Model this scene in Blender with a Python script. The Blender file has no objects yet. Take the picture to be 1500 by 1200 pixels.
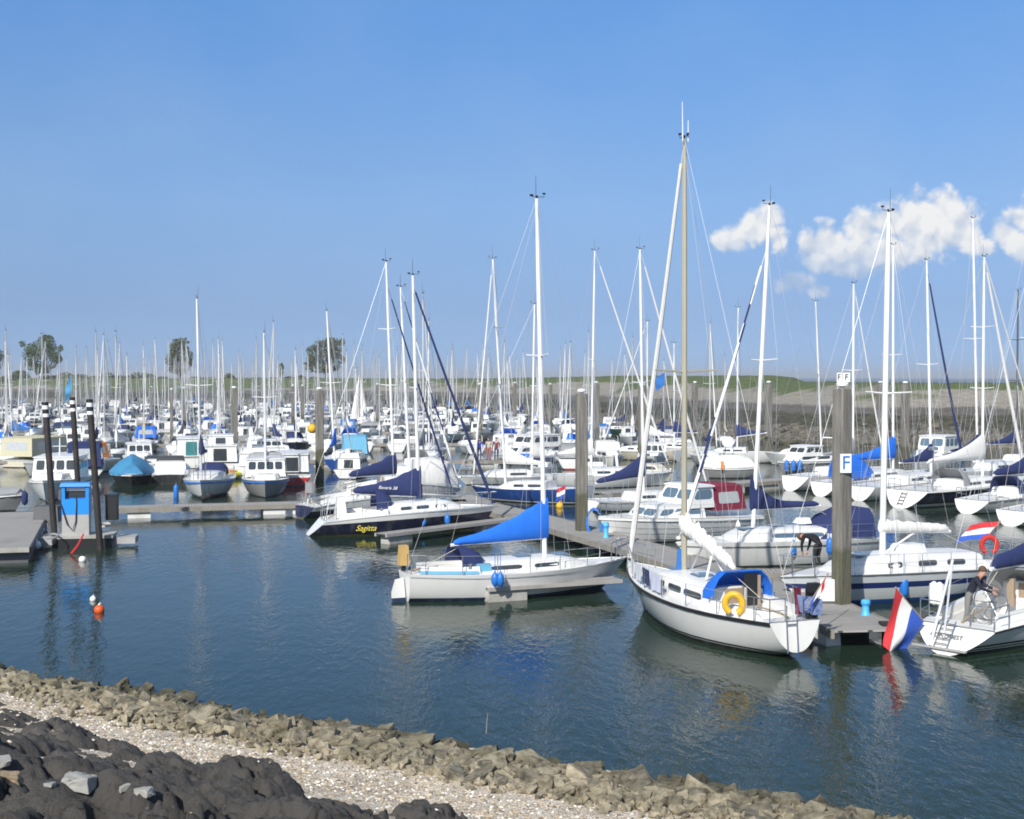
import bpy, bmesh, math, random
import numpy as np
from mathutils import Vector, Matrix, Euler
R = math.radians
random.seed(7); RNG = np.random.default_rng(7)
SC = bpy.context.scene
COL = SC.collection
W_, H_ = 1500.0, 1200.0            # the photograph's size, used only as a ruler for bearings
FPX, EYE, HORIZ = 2000.0, 7.0, 552.0

# ------------------------------------------------------------------ camera
cd = bpy.data.cameras.new('camera'); cam = bpy.data.objects.new('camera', cd); COL.objects.link(cam)
cd.sensor_width = 36; cd.lens = 36 * FPX / W_; cd.clip_start = .5; cd.clip_end = 20000
cam.location = (0, 0, EYE)
cam.rotation_euler = (R(90) - math.atan((600 - HORIZ) / FPX), 0, 0)
SC.camera = cam
# ------------------------------------------------------------------ light
SUN_EL, SUN_AZ = 36.0, 202.0        # azimuth clockwise from +Y: behind the camera, a little to the left
sl = bpy.data.lights.new('sun', 'SUN'); sl.energy = 4.3; sl.angle = R(.5); sl.color = (1, .95, .87)
sun = bpy.data.objects.new('sun', sl); COL.objects.link(sun)
sdir = Vector((math.sin(R(SUN_AZ)) * math.cos(R(SUN_EL)), math.cos(R(SUN_AZ)) * math.cos(R(SUN_EL)), math.sin(R(SUN_EL))))
sun.rotation_euler = sdir.to_track_quat('Z', 'Y').to_euler()
SC.view_settings.view_transform = 'Standard'; SC.view_settings.look = 'None'
SC.view_settings.exposure = 0.3; SC.view_settings.gamma = 1
SC.view_settings.use_curve_mapping = False
SC.cycles.filter_width = 1.8
# ------------------------------------------------------------------ world: sky and the cumulus low on the right
wd = bpy.data.worlds.new('World'); SC.world = wd; wd.use_nodes = True
nt = wd.node_tree; nt.nodes.clear()
class NG:
    """tiny helper to wire maths nodes"""
    def __init__(s, tree): s.t = tree
    def n(s, typ, **kw):
        nd = s.t.nodes.new(typ)
        for k, v in kw.items(): setattr(nd, k, v)
        return nd
    def put(s, sock, v):
        if hasattr(v, 'is_output') or isinstance(v, bpy.types.NodeSocket): s.t.links.new(v, sock)
        else: sock.default_value = v
    def m(s, op, a, b=0.0, c=None, clamp=False):
        nd = s.n('ShaderNodeMath', operation=op, use_clamp=clamp)
        s.put(nd.inputs[0], a); s.put(nd.inputs[1], b)
        if c is not None: s.put(nd.inputs[2], c)
        return nd.outputs[0]
    def sm(s, v, a, b):
        nd = s.n('ShaderNodeMapRange', interpolation_type='SMOOTHSTEP')
        s.put(nd.inputs[0], v); nd.inputs[1].default_value = a; nd.inputs[2].default_value = b
        return nd.outputs[0]
    def mix(s, f, a, b, mode='MIX'):
        nd = s.n('ShaderNodeMix', data_type='RGBA', blend_type=mode)
        s.put(nd.inputs[0], f); s.put(nd.inputs[6], a); s.put(nd.inputs[7], b)
        return nd.outputs[2]
    def noise(s, vec, scale, detail=4, rough=.55, dist=0.0, out='Fac'):
        nd = s.n('ShaderNodeTexNoise'); 
        if vec is not None: s.t.links.new(vec, nd.inputs['Vector'])
        nd.inputs['Scale'].default_value = scale; nd.inputs['Detail'].default_value = detail
        nd.inputs['Roughness'].default_value = rough; nd.inputs['Distortion'].default_value = dist
        return nd.outputs[out]
    def ramp(s, f, stops, interp='LINEAR'):
        nd = s.n('ShaderNodeValToRGB'); cr = nd.color_ramp; cr.interpolation = interp
        while len(cr.elements) > 1: cr.elements.remove(cr.elements[0])
        for i, (p, c) in enumerate(stops):
            e = cr.elements[0] if i == 0 else cr.elements.new(p)
            e.position = p; e.color = (*c, 1) if len(c) == 3 else c
        s.put(nd.inputs[0], f); return nd.outputs[0]
g = NG(nt)
sky = g.n('ShaderNodeTexSky', sky_type='NISHITA'); sky.sun_disc = False
sky.sun_elevation = R(SUN_EL); sky.sun_rotation = R(SUN_AZ); sky.altitude = 0
sky.air_density = 1.0; sky.dust_density = .6; sky.ozone_density = 2.5
tc = g.n('ShaderNodeTexCoord')
wz = g.n('ShaderNodeVectorMath', operation='MULTIPLY_ADD'); nt.links.new(tc.outputs['Generated'], wz.inputs[0]); wz.inputs[1].default_value = (1, 1, .80); wz.inputs[2].default_value = (0, 0, .22)
wn = g.n('ShaderNodeVectorMath', operation='NORMALIZE'); nt.links.new(wz.outputs[0], wn.inputs[0]); nt.links.new(wn.outputs[0], sky.inputs[0])
sep = g.n('ShaderNodeSeparateXYZ'); nt.links.new(tc.outputs['Generated'], sep.inputs[0])
yy = g.m('MAXIMUM', sep.outputs[1], .05)
az = g.m('DIVIDE', sep.outputs[0], yy); el = g.m('DIVIDE', sep.outputs[2], yy)
cv = g.n('ShaderNodeCombineXYZ'); nt.links.new(az, cv.inputs[0]); nt.links.new(el, cv.inputs[1])
n1 = g.noise(cv.outputs[0], 22, 6, .62, .4); n2 = g.noise(cv.outputs[0], 60, 5, .6, .6); n3 = g.noise(cv.outputs[0], 9, 3, .5)
wob = g.n('ShaderNodeVectorMath', operation='MULTIPLY_ADD'); nzc = g.noise(cv.outputs[0], 45, 4, .6, 0, 'Color'); nt.links.new(nzc, wob.inputs[0]); wob.inputs[1].default_value = (.016, .016, 0); nt.links.new(cv.outputs[0], wob.inputs[2])
def billow(vec, sc):
    v = g.n('ShaderNodeTexVoronoi', voronoi_dimensions='2D', feature='SMOOTH_F1'); v.inputs['Scale'].default_value = sc; v.inputs['Smoothness'].default_value = .35; nt.links.new(vec, v.inputs['Vector']); return v.outputs['Distance']
sh_ = g.n('ShaderNodeVectorMath', operation='ADD'); nt.links.new(wob.outputs[0], sh_.inputs[0]); sh_.inputs[1].default_value = (-.0035, .0065, 0)
b1, b2, b3 = billow(wob.outputs[0], 52), billow(wob.outputs[0], 118), billow(wob.outputs[0], 240)
b1s, b2s = billow(sh_.outputs[0], 52), billow(sh_.outputs[0], 118)
dens = None
for px, py, rx, ry in [(1130, 320, 24, 22), (1110, 332, 32, 26), (1086, 347, 30, 22), (1064, 354, 24, 16), (1140, 346, 16, 24), (1190, 364, 24, 22), (1216, 355, 34, 28), (1262, 340, 38, 32), (1250, 368, 54, 26), (1300, 332, 32, 28), (1346, 311, 36, 30),
                       (1376, 312, 36, 32), (1402, 330, 34, 32), (1360, 345, 64, 36), (1300, 368, 64, 26), (1416, 350, 28, 24), (1210, 384, 34, 18), (1245, 394, 44, 14), (1500, 325, 30, 26), (1474, 345, 34, 24), (1500, 355, 40, 28), (1442, 362, 22, 14), (1545, 340, 55, 45),
                       (1170, 414, 22, 15), (1148, 420, 22, 12), (1196, 426, 18, 10), (1700, 345, 90, 40), (1780, 370, 120, 30), (-220, 330, 90, 40), (-150, 350, 80, 26)]:
    dx = g.m('MULTIPLY', g.m('SUBTRACT', az, (px - 750) / FPX), FPX / rx)
    dy = g.m('MULTIPLY', g.m('SUBTRACT', el, (HORIZ - py) / FPX), FPX / ry)
    q = g.m('SUBTRACT', 1.0, g.m('SQRT', g.m('ADD', g.m('MULTIPLY', dx, dx), g.m('MULTIPLY', dy, dy))))
    dens = q if dens is None else g.m('SMOOTH_MAX', dens, q, .16)
nn = g.m('ADD', g.m('ADD', g.m('MULTIPLY', g.m('SUBTRACT', n1, .5), .9), g.m('MULTIPLY', g.m('SUBTRACT', .42, b1), .75)), g.m('ADD', g.m('MULTIPLY', g.m('SUBTRACT', .42, b2), .42), g.m('MULTIPLY', g.m('SUBTRACT', .42, b3), .22)))
cd_ = g.m('ADD', dens, nn)
cmask = g.sm(cd_, -.30, .46)
front = g.m('GREATER_THAN', sep.outputs[1], .1)
base_lift = g.sm(g.m('ADD', el, g.m('MULTIPLY', g.m('SUBTRACT', n3, .5), .035)), (HORIZ - 428) / FPX, (HORIZ - 335) / FPX)
sh = g.n('ShaderNodeVectorMath', operation='ADD'); nt.links.new(cv.outputs[0], sh.inputs[0]); sh.inputs[1].default_value = (-.004, .009, 0)
relief = g.m('ADD', g.m('MULTIPLY', g.m('SUBTRACT', b1s, b1), .85), g.m('MULTIPLY', g.m('SUBTRACT', b2s, b2), .45))
lit = g.m('ADD', g.m('ADD', g.m('MULTIPLY', base_lift, .66), relief), .20, clamp=True)
ccol = g.mix(lit, (2.9, 3.5, 4.5, 1), (5.9, 5.85, 5.75, 1))
wisp = g.m('MULTIPLY', g.m('MULTIPLY', g.sm(n3, .35, .8), g.sm(el, .0, .09)), .10)
grade = g.ramp(g.m('MULTIPLY', sep.outputs[2], 2.0, clamp=True), [(0, (.80, .79, .82)), (.10, (.80, .78, .81)), (.25, (.88, .95, 1.0)), (.52, (.64, .93, 1.17)), (.60, (.74, .86, .93)), (.70, (.80, .84, .84)), (1, (.80, .80, .74))])
skyc = g.mix(1.0, sky.outputs[0], grade, 'MULTIPLY')
skyc = g.mix(wisp, skyc, (3.0, 3.9, 5.2, 1))
out = g.mix(g.m('MULTIPLY', g.m('MULTIPLY', cmask, front), g.m('ADD', .56, g.m('MULTIPLY', base_lift, .38))), skyc, ccol)
bg = g.n('ShaderNodeBackground'); nt.links.new(out, bg.inputs[0]); bg.inputs[1].default_value = .13
wo = g.n('ShaderNodeOutputWorld'); nt.links.new(bg.outputs[0], wo.inputs[0])

# ------------------------------------------------------------------ bearings: a pixel of the photograph to a place
def PD(px, py, d): return Vector(((px - 750) / FPX * d, d, EYE - (py - HORIZ) * d / FPX))
def PZ(px, py, z=0.0): return PD(px, py, FPX * (EYE - z) / (py - HORIZ))
def to_px(v): return 750 + v[0] / v[1] * FPX, HORIZ + (EYE - v[2]) / v[1] * FPX

# ------------------------------------------------------------------ materials
MATS = {}
def mat(name, col, rough=.5, var=.12, scale=3.0, metal=0.0, bump=0.0, bscale=None, spec=.5, dirt=None, coat=0, streak=False, trans=0.0):
    if name in MATS: return MATS[name]
    m = bpy.data.materials.new(name); m.use_nodes = True; t = m.node_tree; g = NG(t)
    b = t.nodes['Principled BSDF']; b.inputs['Roughness'].default_value = rough; b.inputs['Metallic'].default_value = metal
    b.inputs['Specular IOR Level'].default_value = spec; b.inputs['Coat Weight'].default_value = coat
    b.inputs['Transmission Weight'].default_value = trans
    tc = g.n('ShaderNodeTexCoord'); vec = tc.outputs['Object']
    if streak:
        mp = g.n('ShaderNodeMapping'); mp.inputs['Scale'].default_value = (1, 1, .12); t.links.new(vec, mp.inputs[0]); vec = mp.outputs[0]
    nz = g.noise(vec, scale, 5, .6)
    a = tuple(c * (1 - var) for c in col) + (1,); bb = tuple(min(1, c * (1 + var)) for c in col) + (1,)
    c = g.mix(nz, a, bb)
    if dirt:
        n2 = g.noise(vec, scale * .35, 6, .65)
        c = g.mix(g.m('MULTIPLY', g.sm(n2, .48, .72), dirt[1]), c, (*dirt[0], 1))
    t.links.new(c, b.inputs['Base Color'])
    if bump:
        bp = g.n('ShaderNodeBump'); bp.inputs['Strength'].default_value = bump; bp.inputs['Distance'].default_value = .02
        t.links.new(g.noise(tc.outputs['Object'], bscale or scale * 4, 4), bp.inputs['Height']); t.links.new(bp.outputs[0], b.inputs['Normal'])
    MATS[name] = m; return m
def hullmat(name, stops, rough=.25, var=.05):
    """gelcoat painted in bands of height above the waterline: stops = [(z, colour), ...] from the bottom up"""
    if name in MATS: return MATS[name]
    m = bpy.data.materials.new(name); m.use_nodes = True; t = m.node_tree; g = NG(t)
    b = t.nodes['Principled BSDF']; b.inputs['Roughness'].default_value = rough
    tc = g.n('ShaderNodeTexCoord'); sp = g.n('ShaderNodeSeparateXYZ'); t.links.new(tc.outputs['Object'], sp.inputs[0])
    f = g.m('MULTIPLY', g.m('ADD', sp.outputs[2], .5), .5)
    c = g.ramp(f, [(0, stops[0][1])] + [((z + .5) * .5, cc) for z, cc in stops[1:]], 'CONSTANT')
    mp = g.n('ShaderNodeMapping'); mp.inputs['Scale'].default_value = (1, 1, .15); t.links.new(tc.outputs['Object'], mp.inputs[0])
    nz = g.noise(mp.outputs[0], 2.2, 6, .65)
    c = g.mix(g.m('MULTIPLY', g.sm(nz, .45, .8), .18), c, (.42, .40, .34, 1))
    t.links.new(c, b.inputs['Base Color']); MATS[name] = m; return m
WHITE = (.76, .76, .74)
M = dict(
    gel=mat('white_gelcoat', (.77, .77, .75), .3, .05, 1.5, dirt=((.5, .48, .42), .25)),
    cream=mat('cream_gelcoat', (.66, .62, .52), .35, .06, 1.5, dirt=((.4, .36, .28), .3)),
    nonskid=mat('deck_grey', (.60, .60, .58), .6, .08, 6),
    teak=mat('teak', (.34, .26, .18), .7, .25, 9),
    glass=mat('tinted_glass', (.04, .048, .055), .06, .2, 2, spec=.8),
    bglass=mat('blue_grey_glass', (.10, .16, .22), .08, .2, 2, spec=.8),
    tglass=mat('teal_glass', (.05, .20, .21), .08, .25, 2, spec=.8),
    clear=mat('clear_vinyl', (.45, .47, .47), .15, .2, 4, spec=.8),
    steel=mat('stainless_steel', (.62, .63, .64), .25, .08, 6, metal=.9),
    farmast=mat('far_mast_grey', (.50, .51, .52), .45, .15, 1),
    alu=mat('anodised_aluminium', (.66, .67, .68), .38, .06, 2, metal=.25),
    gold=mat('bronze_anodised_mast', (.45, .42, .32), .4, .08, 2, metal=.2),
    dkmast=mat('dark_mast', (.10, .10, .12), .4, .1, 2),
    wmast=mat('white_mast', (.78, .78, .78), .35, .05, 2),
    wire=mat('rigging_wire', (.40, .42, .44), .4, .1, 2, metal=.3),
    rope=mat('rope', (.55, .52, .44), .9, .2, 20),
    black=mat('black_plastic', (.015, .015, .017), .45, .2, 5),
    rubber=mat('black_rubber', (.02, .02, .02), .8, .3, 5),
    navy=mat('navy_canvas', (.018, .030, .115), .85, .22, 4, bump=.5, bscale=9),
    royal=mat('royal_blue_canvas', (.010, .150, .66), .85, .15, 4, bump=.5, bscale=9),
    blue2=mat('mid_blue_canvas', (.03, .15, .45), .85, .2, 4, bump=.5, bscale=9),
    teal=mat('teal_blue_tarp', (.05, .24, .44), .7, .25, 3, bump=.6, bscale=7),
    sky=mat('light_blue_tarp', (.13, .40, .60), .7, .15, 3, bump=.4, bscale=7),
    maroon=mat('maroon_canvas', (.20, .018, .045), .85, .18, 4, bump=.5, bscale=9),
    red=mat('red_canvas', (.50, .03, .025), .8, .15, 4),
    orange=mat('orange_cloth', (.70, .22, .04), .8, .15, 4),
    greyc=mat('grey_canvas', (.30, .31, .32), .85, .18, 4, bump=.4, bscale=9),
    beige=mat('beige_canvas', (.52, .49, .34), .85, .15, 4, bump=.4, bscale=9),
    sail=mat('white_sailcloth', (.74, .73, .70), .75, .10, 3, bump=.6, bscale=6),
    yellow=mat('yellow_foam', (.72, .42, .02), .6, .12, 8),
    yell2=mat('yellow_paint', (.66, .62, .05), .5, .1, 8),
    fblue=mat('blue_fender_vinyl', (.02, .16, .55), .4, .1, 6),
    lblue=mat('pale_blue_paint', (.08, .42, .72), .5, .1, 6),
    wood=mat('weathered_timber', (.27, .25, .215), .9, .30, 2.2, bump=.6, bscale=14, dirt=((.12, .11, .09), .5), streak=True),
    wetwood=mat('wet_timber', (.085, .083, .06), .8, .35, 3, bump=.6, bscale=14, dirt=((.05, .07, .02), .6), streak=True),
    plank=mat('pontoon_planks', (.38, .365, .345), .9, .2, 2.5, bump=.4, bscale=20, dirt=((.22, .21, .2), .5)),
    conc=mat('concrete_float', (.40, .39, .365), .85, .14, 2.5, bump=.3, dirt=((.22, .22, .17), .6)),
    pvc=mat('white_float', (.72, .72, .70), .6, .08, 2.5, dirt=((.35, .33, .25), .4)),
    tar=mat('tarred_timber', (.022, .020, .020), .7, .4, 3, dirt=((.10, .055, .04), .6)),
    rust=mat('rusty_steel', (.16, .085, .055), .8, .4, 3, bump=.4),
    white=mat('white_paint', (.80, .80, .79), .5, .04, 3),
    pump=mat('pump_blue', (.02, .27, .75), .4, .06, 3, dirt=((.03, .14, .34), .4)),
    pumpsh=mat('pump_shaded_blue', (.008, .055, .22), .4, .1, 3),  # pump blue darkened: shade on the cabinet's left side, put into the colour
    grey=mat('grey_paint', (.40, .40, .39), .6, .08, 3, dirt=((.25, .23, .2), .4)),
    dgrey=mat('dark_grey_gear', (.10, .105, .11), .6, .2, 4),
    skin=mat('skin', (.52, .28, .20), .55, .06, 10),
    hair=mat('brown_hair', (.10, .06, .035), .8, .3, 30),
    ghair=mat('grey_hair', (.32, .30, .28), .8, .3, 30),
)
H_WHITE = hullmat('white_hull', [(-1, (.02, .03, .07)), (.05, (.05, .07, .16)), (.10, WHITE)])
H_WBLACK = hullmat('white_hull_black_boot', [(-1, (.03, .028, .028)), (.09, (.35, .35, .35)), (.12, (.03, .03, .03)), (.17, WHITE)])
H_WPLAIN = hullmat('white_hull_plain', [(-1, (.06, .06, .06)), (.04, WHITE)])
H_WRED = hullmat('white_hull_red_boot', [(-1, (.12, .02, .02)), (.04, (.35, .03, .03)), (.14, WHITE)])
H_NAVY = hullmat('navy_hull', [(-1, (.10, .085, .02)), (.05, (.012, .014, .040))])
H_NAVYW = hullmat('navy_hull_white_boot', [(-1, (.05, .05, .06)), (.06, (.7, .7, .7)), (.20, (.012, .014, .045))])
H_BLUE = hullmat('royal_blue_hull', [(-1, (.02, .02, .03)), (.06, (.7, .7, .7)), (.11, (.015, .06, .24))])
H_BLACK = hullmat('black_hull', [(-1, (.04, .03, .02)), (.06, (.018, .018, .018))])
H_RED = hullmat('red_hull', [(-1, (.03, .03, .03)), (.06, (.42, .02, .02)), (.55, WHITE)])
H_GREY = hullmat('grey_hull', [(-1, (.05, .05, .05)), (.06, (.30, .30, .30))])
H_CREAM = hullmat('cream_hull', [(-1, (.05, .05, .05)), (.06, (.62, .57, .45))])
H_X = hullmat('white_hull_black_lines', [(-1, (.25, .26, .27)), (.03, (.03, .03, .03)), (.09, WHITE), (.13, (.03, .03, .03)), (.17, WHITE), (.21, (.02, .02, .02)), (.27, WHITE)])
H_Y2 = hullmat('white_hull_blue_foot', [(-1, (.02, .035, .08)), (.12, WHITE)])
H_R3 = hullmat('white_hull_bright_blue_foot', [(-1, (.02, .09, .32)), (.17, (.70, .74, .76))])
H_GREEN = hullmat('green_hull', [(-1, (.10, .02, .02)), (.06, (.02, .07, .05))])

def pile_mat():
    m = bpy.data.materials.new('pile_timber'); m.use_nodes = True; t = m.node_tree; g = NG(t)
    b = t.nodes['Principled BSDF']; b.inputs['Roughness'].default_value = .9
    tc = g.n('ShaderNodeTexCoord'); P = tc.outputs['Object']; sp = g.n('ShaderNodeSeparateXYZ'); t.links.new(P, sp.inputs[0])
    mp = g.n('ShaderNodeMapping'); mp.inputs['Scale'].default_value = (1, 1, .07); t.links.new(P, mp.inputs[0])
    gr = g.noise(mp.outputs[0], 9, 6, .7); st = g.noise(P, 1.1, 5, .65)
    dry = g.mix(g.sm(gr, .25, .75), (.10, .094, .082, 1), (.26, .245, .215, 1)); dry = g.mix(g.m('MULTIPLY', g.sm(st, .5, .75), .5), dry, (.15, .135, .11, 1))
    wet = g.mix(g.sm(gr, .25, .75), (.045, .044, .032, 1), (.15, .145, .10, 1)); wet = g.mix(g.m('MULTIPLY', g.sm(st, .45, .7), .7), wet, (.055, .065, .025, 1))
    f = g.sm(g.m('ADD', sp.outputs[2], g.m('MULTIPLY', g.m('SUBTRACT', st, .5), 1.3)), 2.0, 2.35)
    t.links.new(g.mix(f, wet, dry), b.inputs['Base Color'])
    bp = g.n('ShaderNodeBump'); bp.inputs['Strength'].default_value = .8; bp.inputs['Distance'].default_value = .02; t.links.new(gr, bp.inputs['Height']); t.links.new(bp.outputs[0], b.inputs['Normal']); return m
M['pile'] = pile_mat()

# ------------------------------------------------------------------ mesh builder
class MB:
    def __init__(s): s.v = []; s.f = []; s.mi = []
    def add(s, vs, fs, mi=0):
        o = len(s.v); s.v += [tuple(p) for p in vs]
        for q in fs: s.f.append(tuple(i + o for i in q)); s.mi.append(mi)
        return s
    def box(s, c, d, mi=0, rot=None, tx=1.0, ty=1.0):
        """a box centred at c, of size d, its top scaled by tx, ty"""
        x, y, z = d[0] / 2, d[1] / 2, d[2] / 2
        vs = [Vector(p) for p in [(-x, -y, -z), (x, -y, -z), (x, y, -z), (-x, y, -z), (-x * tx, -y * ty, z), (x * tx, -y * ty, z), (x * tx, y * ty, z), (-x * tx, y * ty, z)]]
        if rot is not None: vs = [rot @ p for p in vs]
        c = Vector(c)
        return s.add([p + c for p in vs], [(3, 2, 1, 0), (4, 5, 6, 7), (0, 1, 5, 4), (1, 2, 6, 5), (2, 3, 7, 6), (3, 0, 4, 7)], mi)
    def loft(s, rings, mi=0, closed=True, cap0=True, cap1=True):
        n = len(rings[0]); vs = [p for r in rings for p in r]; fs = []
        k = n if closed else n - 1
        for i in range(len(rings) - 1):
            for j in range(k): fs.append((i * n + j, i * n + (j + 1) % n, (i + 1) * n + (j + 1) % n, (i + 1) * n + j))
        if closed and cap0: fs.append(tuple(range(n))[::-1])
        if closed and cap1: fs.append(tuple((len(rings) - 1) * n + j for j in range(n)))
        return s.add(vs, fs, mi)
    def tube(s, pts, r, n=6, mi=0, sq=1.0):
        pts = [Vector(p) for p in pts]; rs = r if isinstance(r, (list, tuple)) else [r] * len(pts)
        t = (pts[1] - pts[0]).normalized()
        a = Vector((0, 0, 1)) if abs(t.z) < .9 else Vector((1, 0, 0))
        u = t.cross(a).normalized(); rings = []
        for i, p in enumerate(pts):
            if i == 0: t = pts[1] - pts[0]
            elif i == len(pts) - 1: t = pts[-1] - pts[-2]
            else: t = (pts[i + 1] - pts[i]).normalized() + (pts[i] - pts[i - 1]).normalized()
            t.normalize(); u = (u - t * u.dot(t)).normalized(); w = t.cross(u)
            rings.append([p + (u * math.cos(k * 2 * math.pi / n) * sq + w * math.sin(k * 2 * math.pi / n)) * rs[i] for k in range(n)])
        return s.loft(rings, mi)
    def wire(s, a, b, r=.008, mi=0, sag=0.0, k=1):
        a, b = Vector(a), Vector(b)
        return s.tube([a.lerp(b, i / k) - Vector((0, 0, sag * 4 * (i / k) * (1 - i / k))) for i in range(k + 1)], r, 4, mi)
    def ball(s, c, r, n=10, m=7, mi=0, sx=1, sy=1, sz=1):
        rings = []
        for i in range(1, m):
            a = math.pi * i / m
            rings.append([(c[0] + r * sx * math.sin(a) * math.cos(2 * math.pi * j / n), c[1] + r * sy * math.sin(a) * math.sin(2 * math.pi * j / n), c[2] - r * sz * math.cos(a)) for j in range(n)])
        return s.loft(rings, mi)
    def lathe(s, prof, n=14, mi=0, c=(0, 0, 0)):
        return s.loft([[(c[0] + r * math.cos(2 * math.pi * j / n), c[1] + r * math.sin(2 * math.pi * j / n), c[2] + z) for j in range(n)] for r, z in prof], mi)
    def grid(s, P, mi=0, mif=None):
        nr, nc = len(P), len(P[0]); o = len(s.v); s.v += [tuple(p) for r in P for p in r]
        for i in range(nr - 1):
            for j in range(nc - 1):
                s.f.append((o + i * nc + j, o + i * nc + j + 1, o + (i + 1) * nc + j + 1, o + (i + 1) * nc + j)); s.mi.append(mif(i, j) if mif else mi)
        return s
    def panel(s, q, u0, u1, v0, v1, off=.012, mi=0, cut=.18, back=.02):
        """a window-like slab lying on the quad q = (bottom a, bottom b, top b, top a), standing off it"""
        q = [Vector(p) for p in q]
        nrm = (q[1] - q[0]).cross(q[3] - q[0]).normalized()
        def at(u, v): return q[0].lerp(q[1], u).lerp(q[3].lerp(q[2], u), v)
        du, dv = (u1 - u0) * cut * .6, (v1 - v0) * cut
        o = [(u0 + du, v0), (u1 - du, v0), (u1, v0 + dv), (u1, v1 - dv), (u1 - du, v1), (u0 + du, v1), (u0, v1 - dv), (u0, v0 + dv)]
        return s.loft([[at(*p) - nrm * back for p in o], [at(*p) + nrm * off for p in o]], mi)
    def build(s, name, mats, parent=None, smooth=True, ang=38):
        me = bpy.data.meshes.new(name); me.from_pydata(s.v, [], s.f)
        if not isinstance(mats, (list, tuple)): mats = [mats]
        for m_ in mats: me.materials.append(m_)
        me.polygons.foreach_set('material_index', s.mi)
        if smooth:
            me.polygons.foreach_set('use_smooth', [True] * len(s.f)); me.set_sharp_from_angle(angle=R(ang))
        me.update()
        o = bpy.data.objects.new(name, me); COL.objects.link(o)
        if parent is not None: o.parent = parent
        return o
def tag(o, label=None, cat=None, group=None, kind=None):
    if label: o['label'] = label
    if cat: o['category'] = cat
    if group: o['group'] = group
    if kind: o['kind'] = kind
    return o
def thing(name, label, cat, loc=(0, 0, 0), rz=0.0, group=None):
    o = bpy.data.objects.new(name, None); COL.objects.link(o); o.location = loc; o.rotation_euler = (0, 0, rz)
    o.empty_display_size = .3
    return tag(o, label, cat, group)
KIDS = {}
def copy_tree(o, parent=None):
    c = o.copy(); COL.objects.link(c)
    if parent is not None: c.parent = parent
    for ch in list(o.children): copy_tree(ch, c)
    return c
def text(name, s, size, m, parent, loc, rot, shear=0.0, ext=.004, align='CENTER'):
    cu = bpy.data.curves.new(name, 'FONT'); cu.body = s; cu.size = size; cu.extrude = ext; cu.shear = shear
    cu.align_x = align; cu.align_y = 'CENTER'; cu.materials.append(m)
    tmp = bpy.data.objects.new(name, cu); COL.objects.link(tmp)
    dg = bpy.context.evaluated_depsgraph_get(); dg.update(); me = bpy.data.meshes.new_from_object(tmp.evaluated_get(dg)); bpy.data.objects.remove(tmp)
    me.name = name; o = bpy.data.objects.new(name, me); COL.objects.link(o); o.parent = parent; o.location = loc; o.rotation_euler = rot
    return o
# ================================================================== THE SETTING
def noise2(x, y, scale, seed=0, octaves=4, gain=.5):
    """value noise on numpy arrays"""
    tot = np.zeros_like(x, dtype=float); amp = 1.0; norm = 0
    for k in range(octaves):
        xs, ys = x * scale * 2 ** k + 37.7 * seed + 11 * k, y * scale * 2 ** k - 19.3 * seed + 7 * k
        xi, yi = np.floor(xs).astype(np.int64), np.floor(ys).astype(np.int64)
        fx, fy = xs - xi, ys - yi; fx = fx * fx * (3 - 2 * fx); fy = fy * fy * (3 - 2 * fy)
        def h(a, b):
            n = (a * 374761393 + b * 668265263 + seed * 974711) & 0x7fffffff
            n = ((n ^ (n >> 13)) * 1274126177) & 0x7fffffff
            return ((n ^ (n >> 16)) & 0xffff) / 65535.0
        v = h(xi, yi) * (1 - fx) * (1 - fy) + h(xi + 1, yi) * fx * (1 - fy) + h(xi, yi + 1) * (1 - fx) * fy + h(xi + 1, yi + 1) * fx * fy
        tot += amp * v; norm += amp; amp *= gain
    return tot / norm
def np_grid(name, X, Y, Z, m, smooth=True):
    nr, nc = X.shape
    me = bpy.data.meshes.new(name); me.vertices.add(nr * nc)
    me.vertices.foreach_set('co', np.stack([X, Y, Z], -1).reshape(-1).astype(np.float32))
    idx = np.arange(nr * nc).reshape(nr, nc)
    q = np.stack([idx[:-1, :-1], idx[:-1, 1:], idx[1:, 1:], idx[1:, :-1]], -1).reshape(-1, 4)
    me.loops.add(q.size); me.loops.foreach_set('vertex_index', q.reshape(-1).astype(np.int32))
    me.polygons.add(len(q)); me.polygons.foreach_set('loop_start', (np.arange(len(q)) * 4).astype(np.int32))
    me.polygons.foreach_set('loop_total', np.full(len(q), 4, np.int32))
    me.polygons.foreach_set('use_smooth', np.full(len(q), smooth))
    me.materials.append(m); me.update(calc_edges=True); me.validate()
    o = bpy.data.objects.new(name, me); COL.objects.link(o); return o

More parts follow.
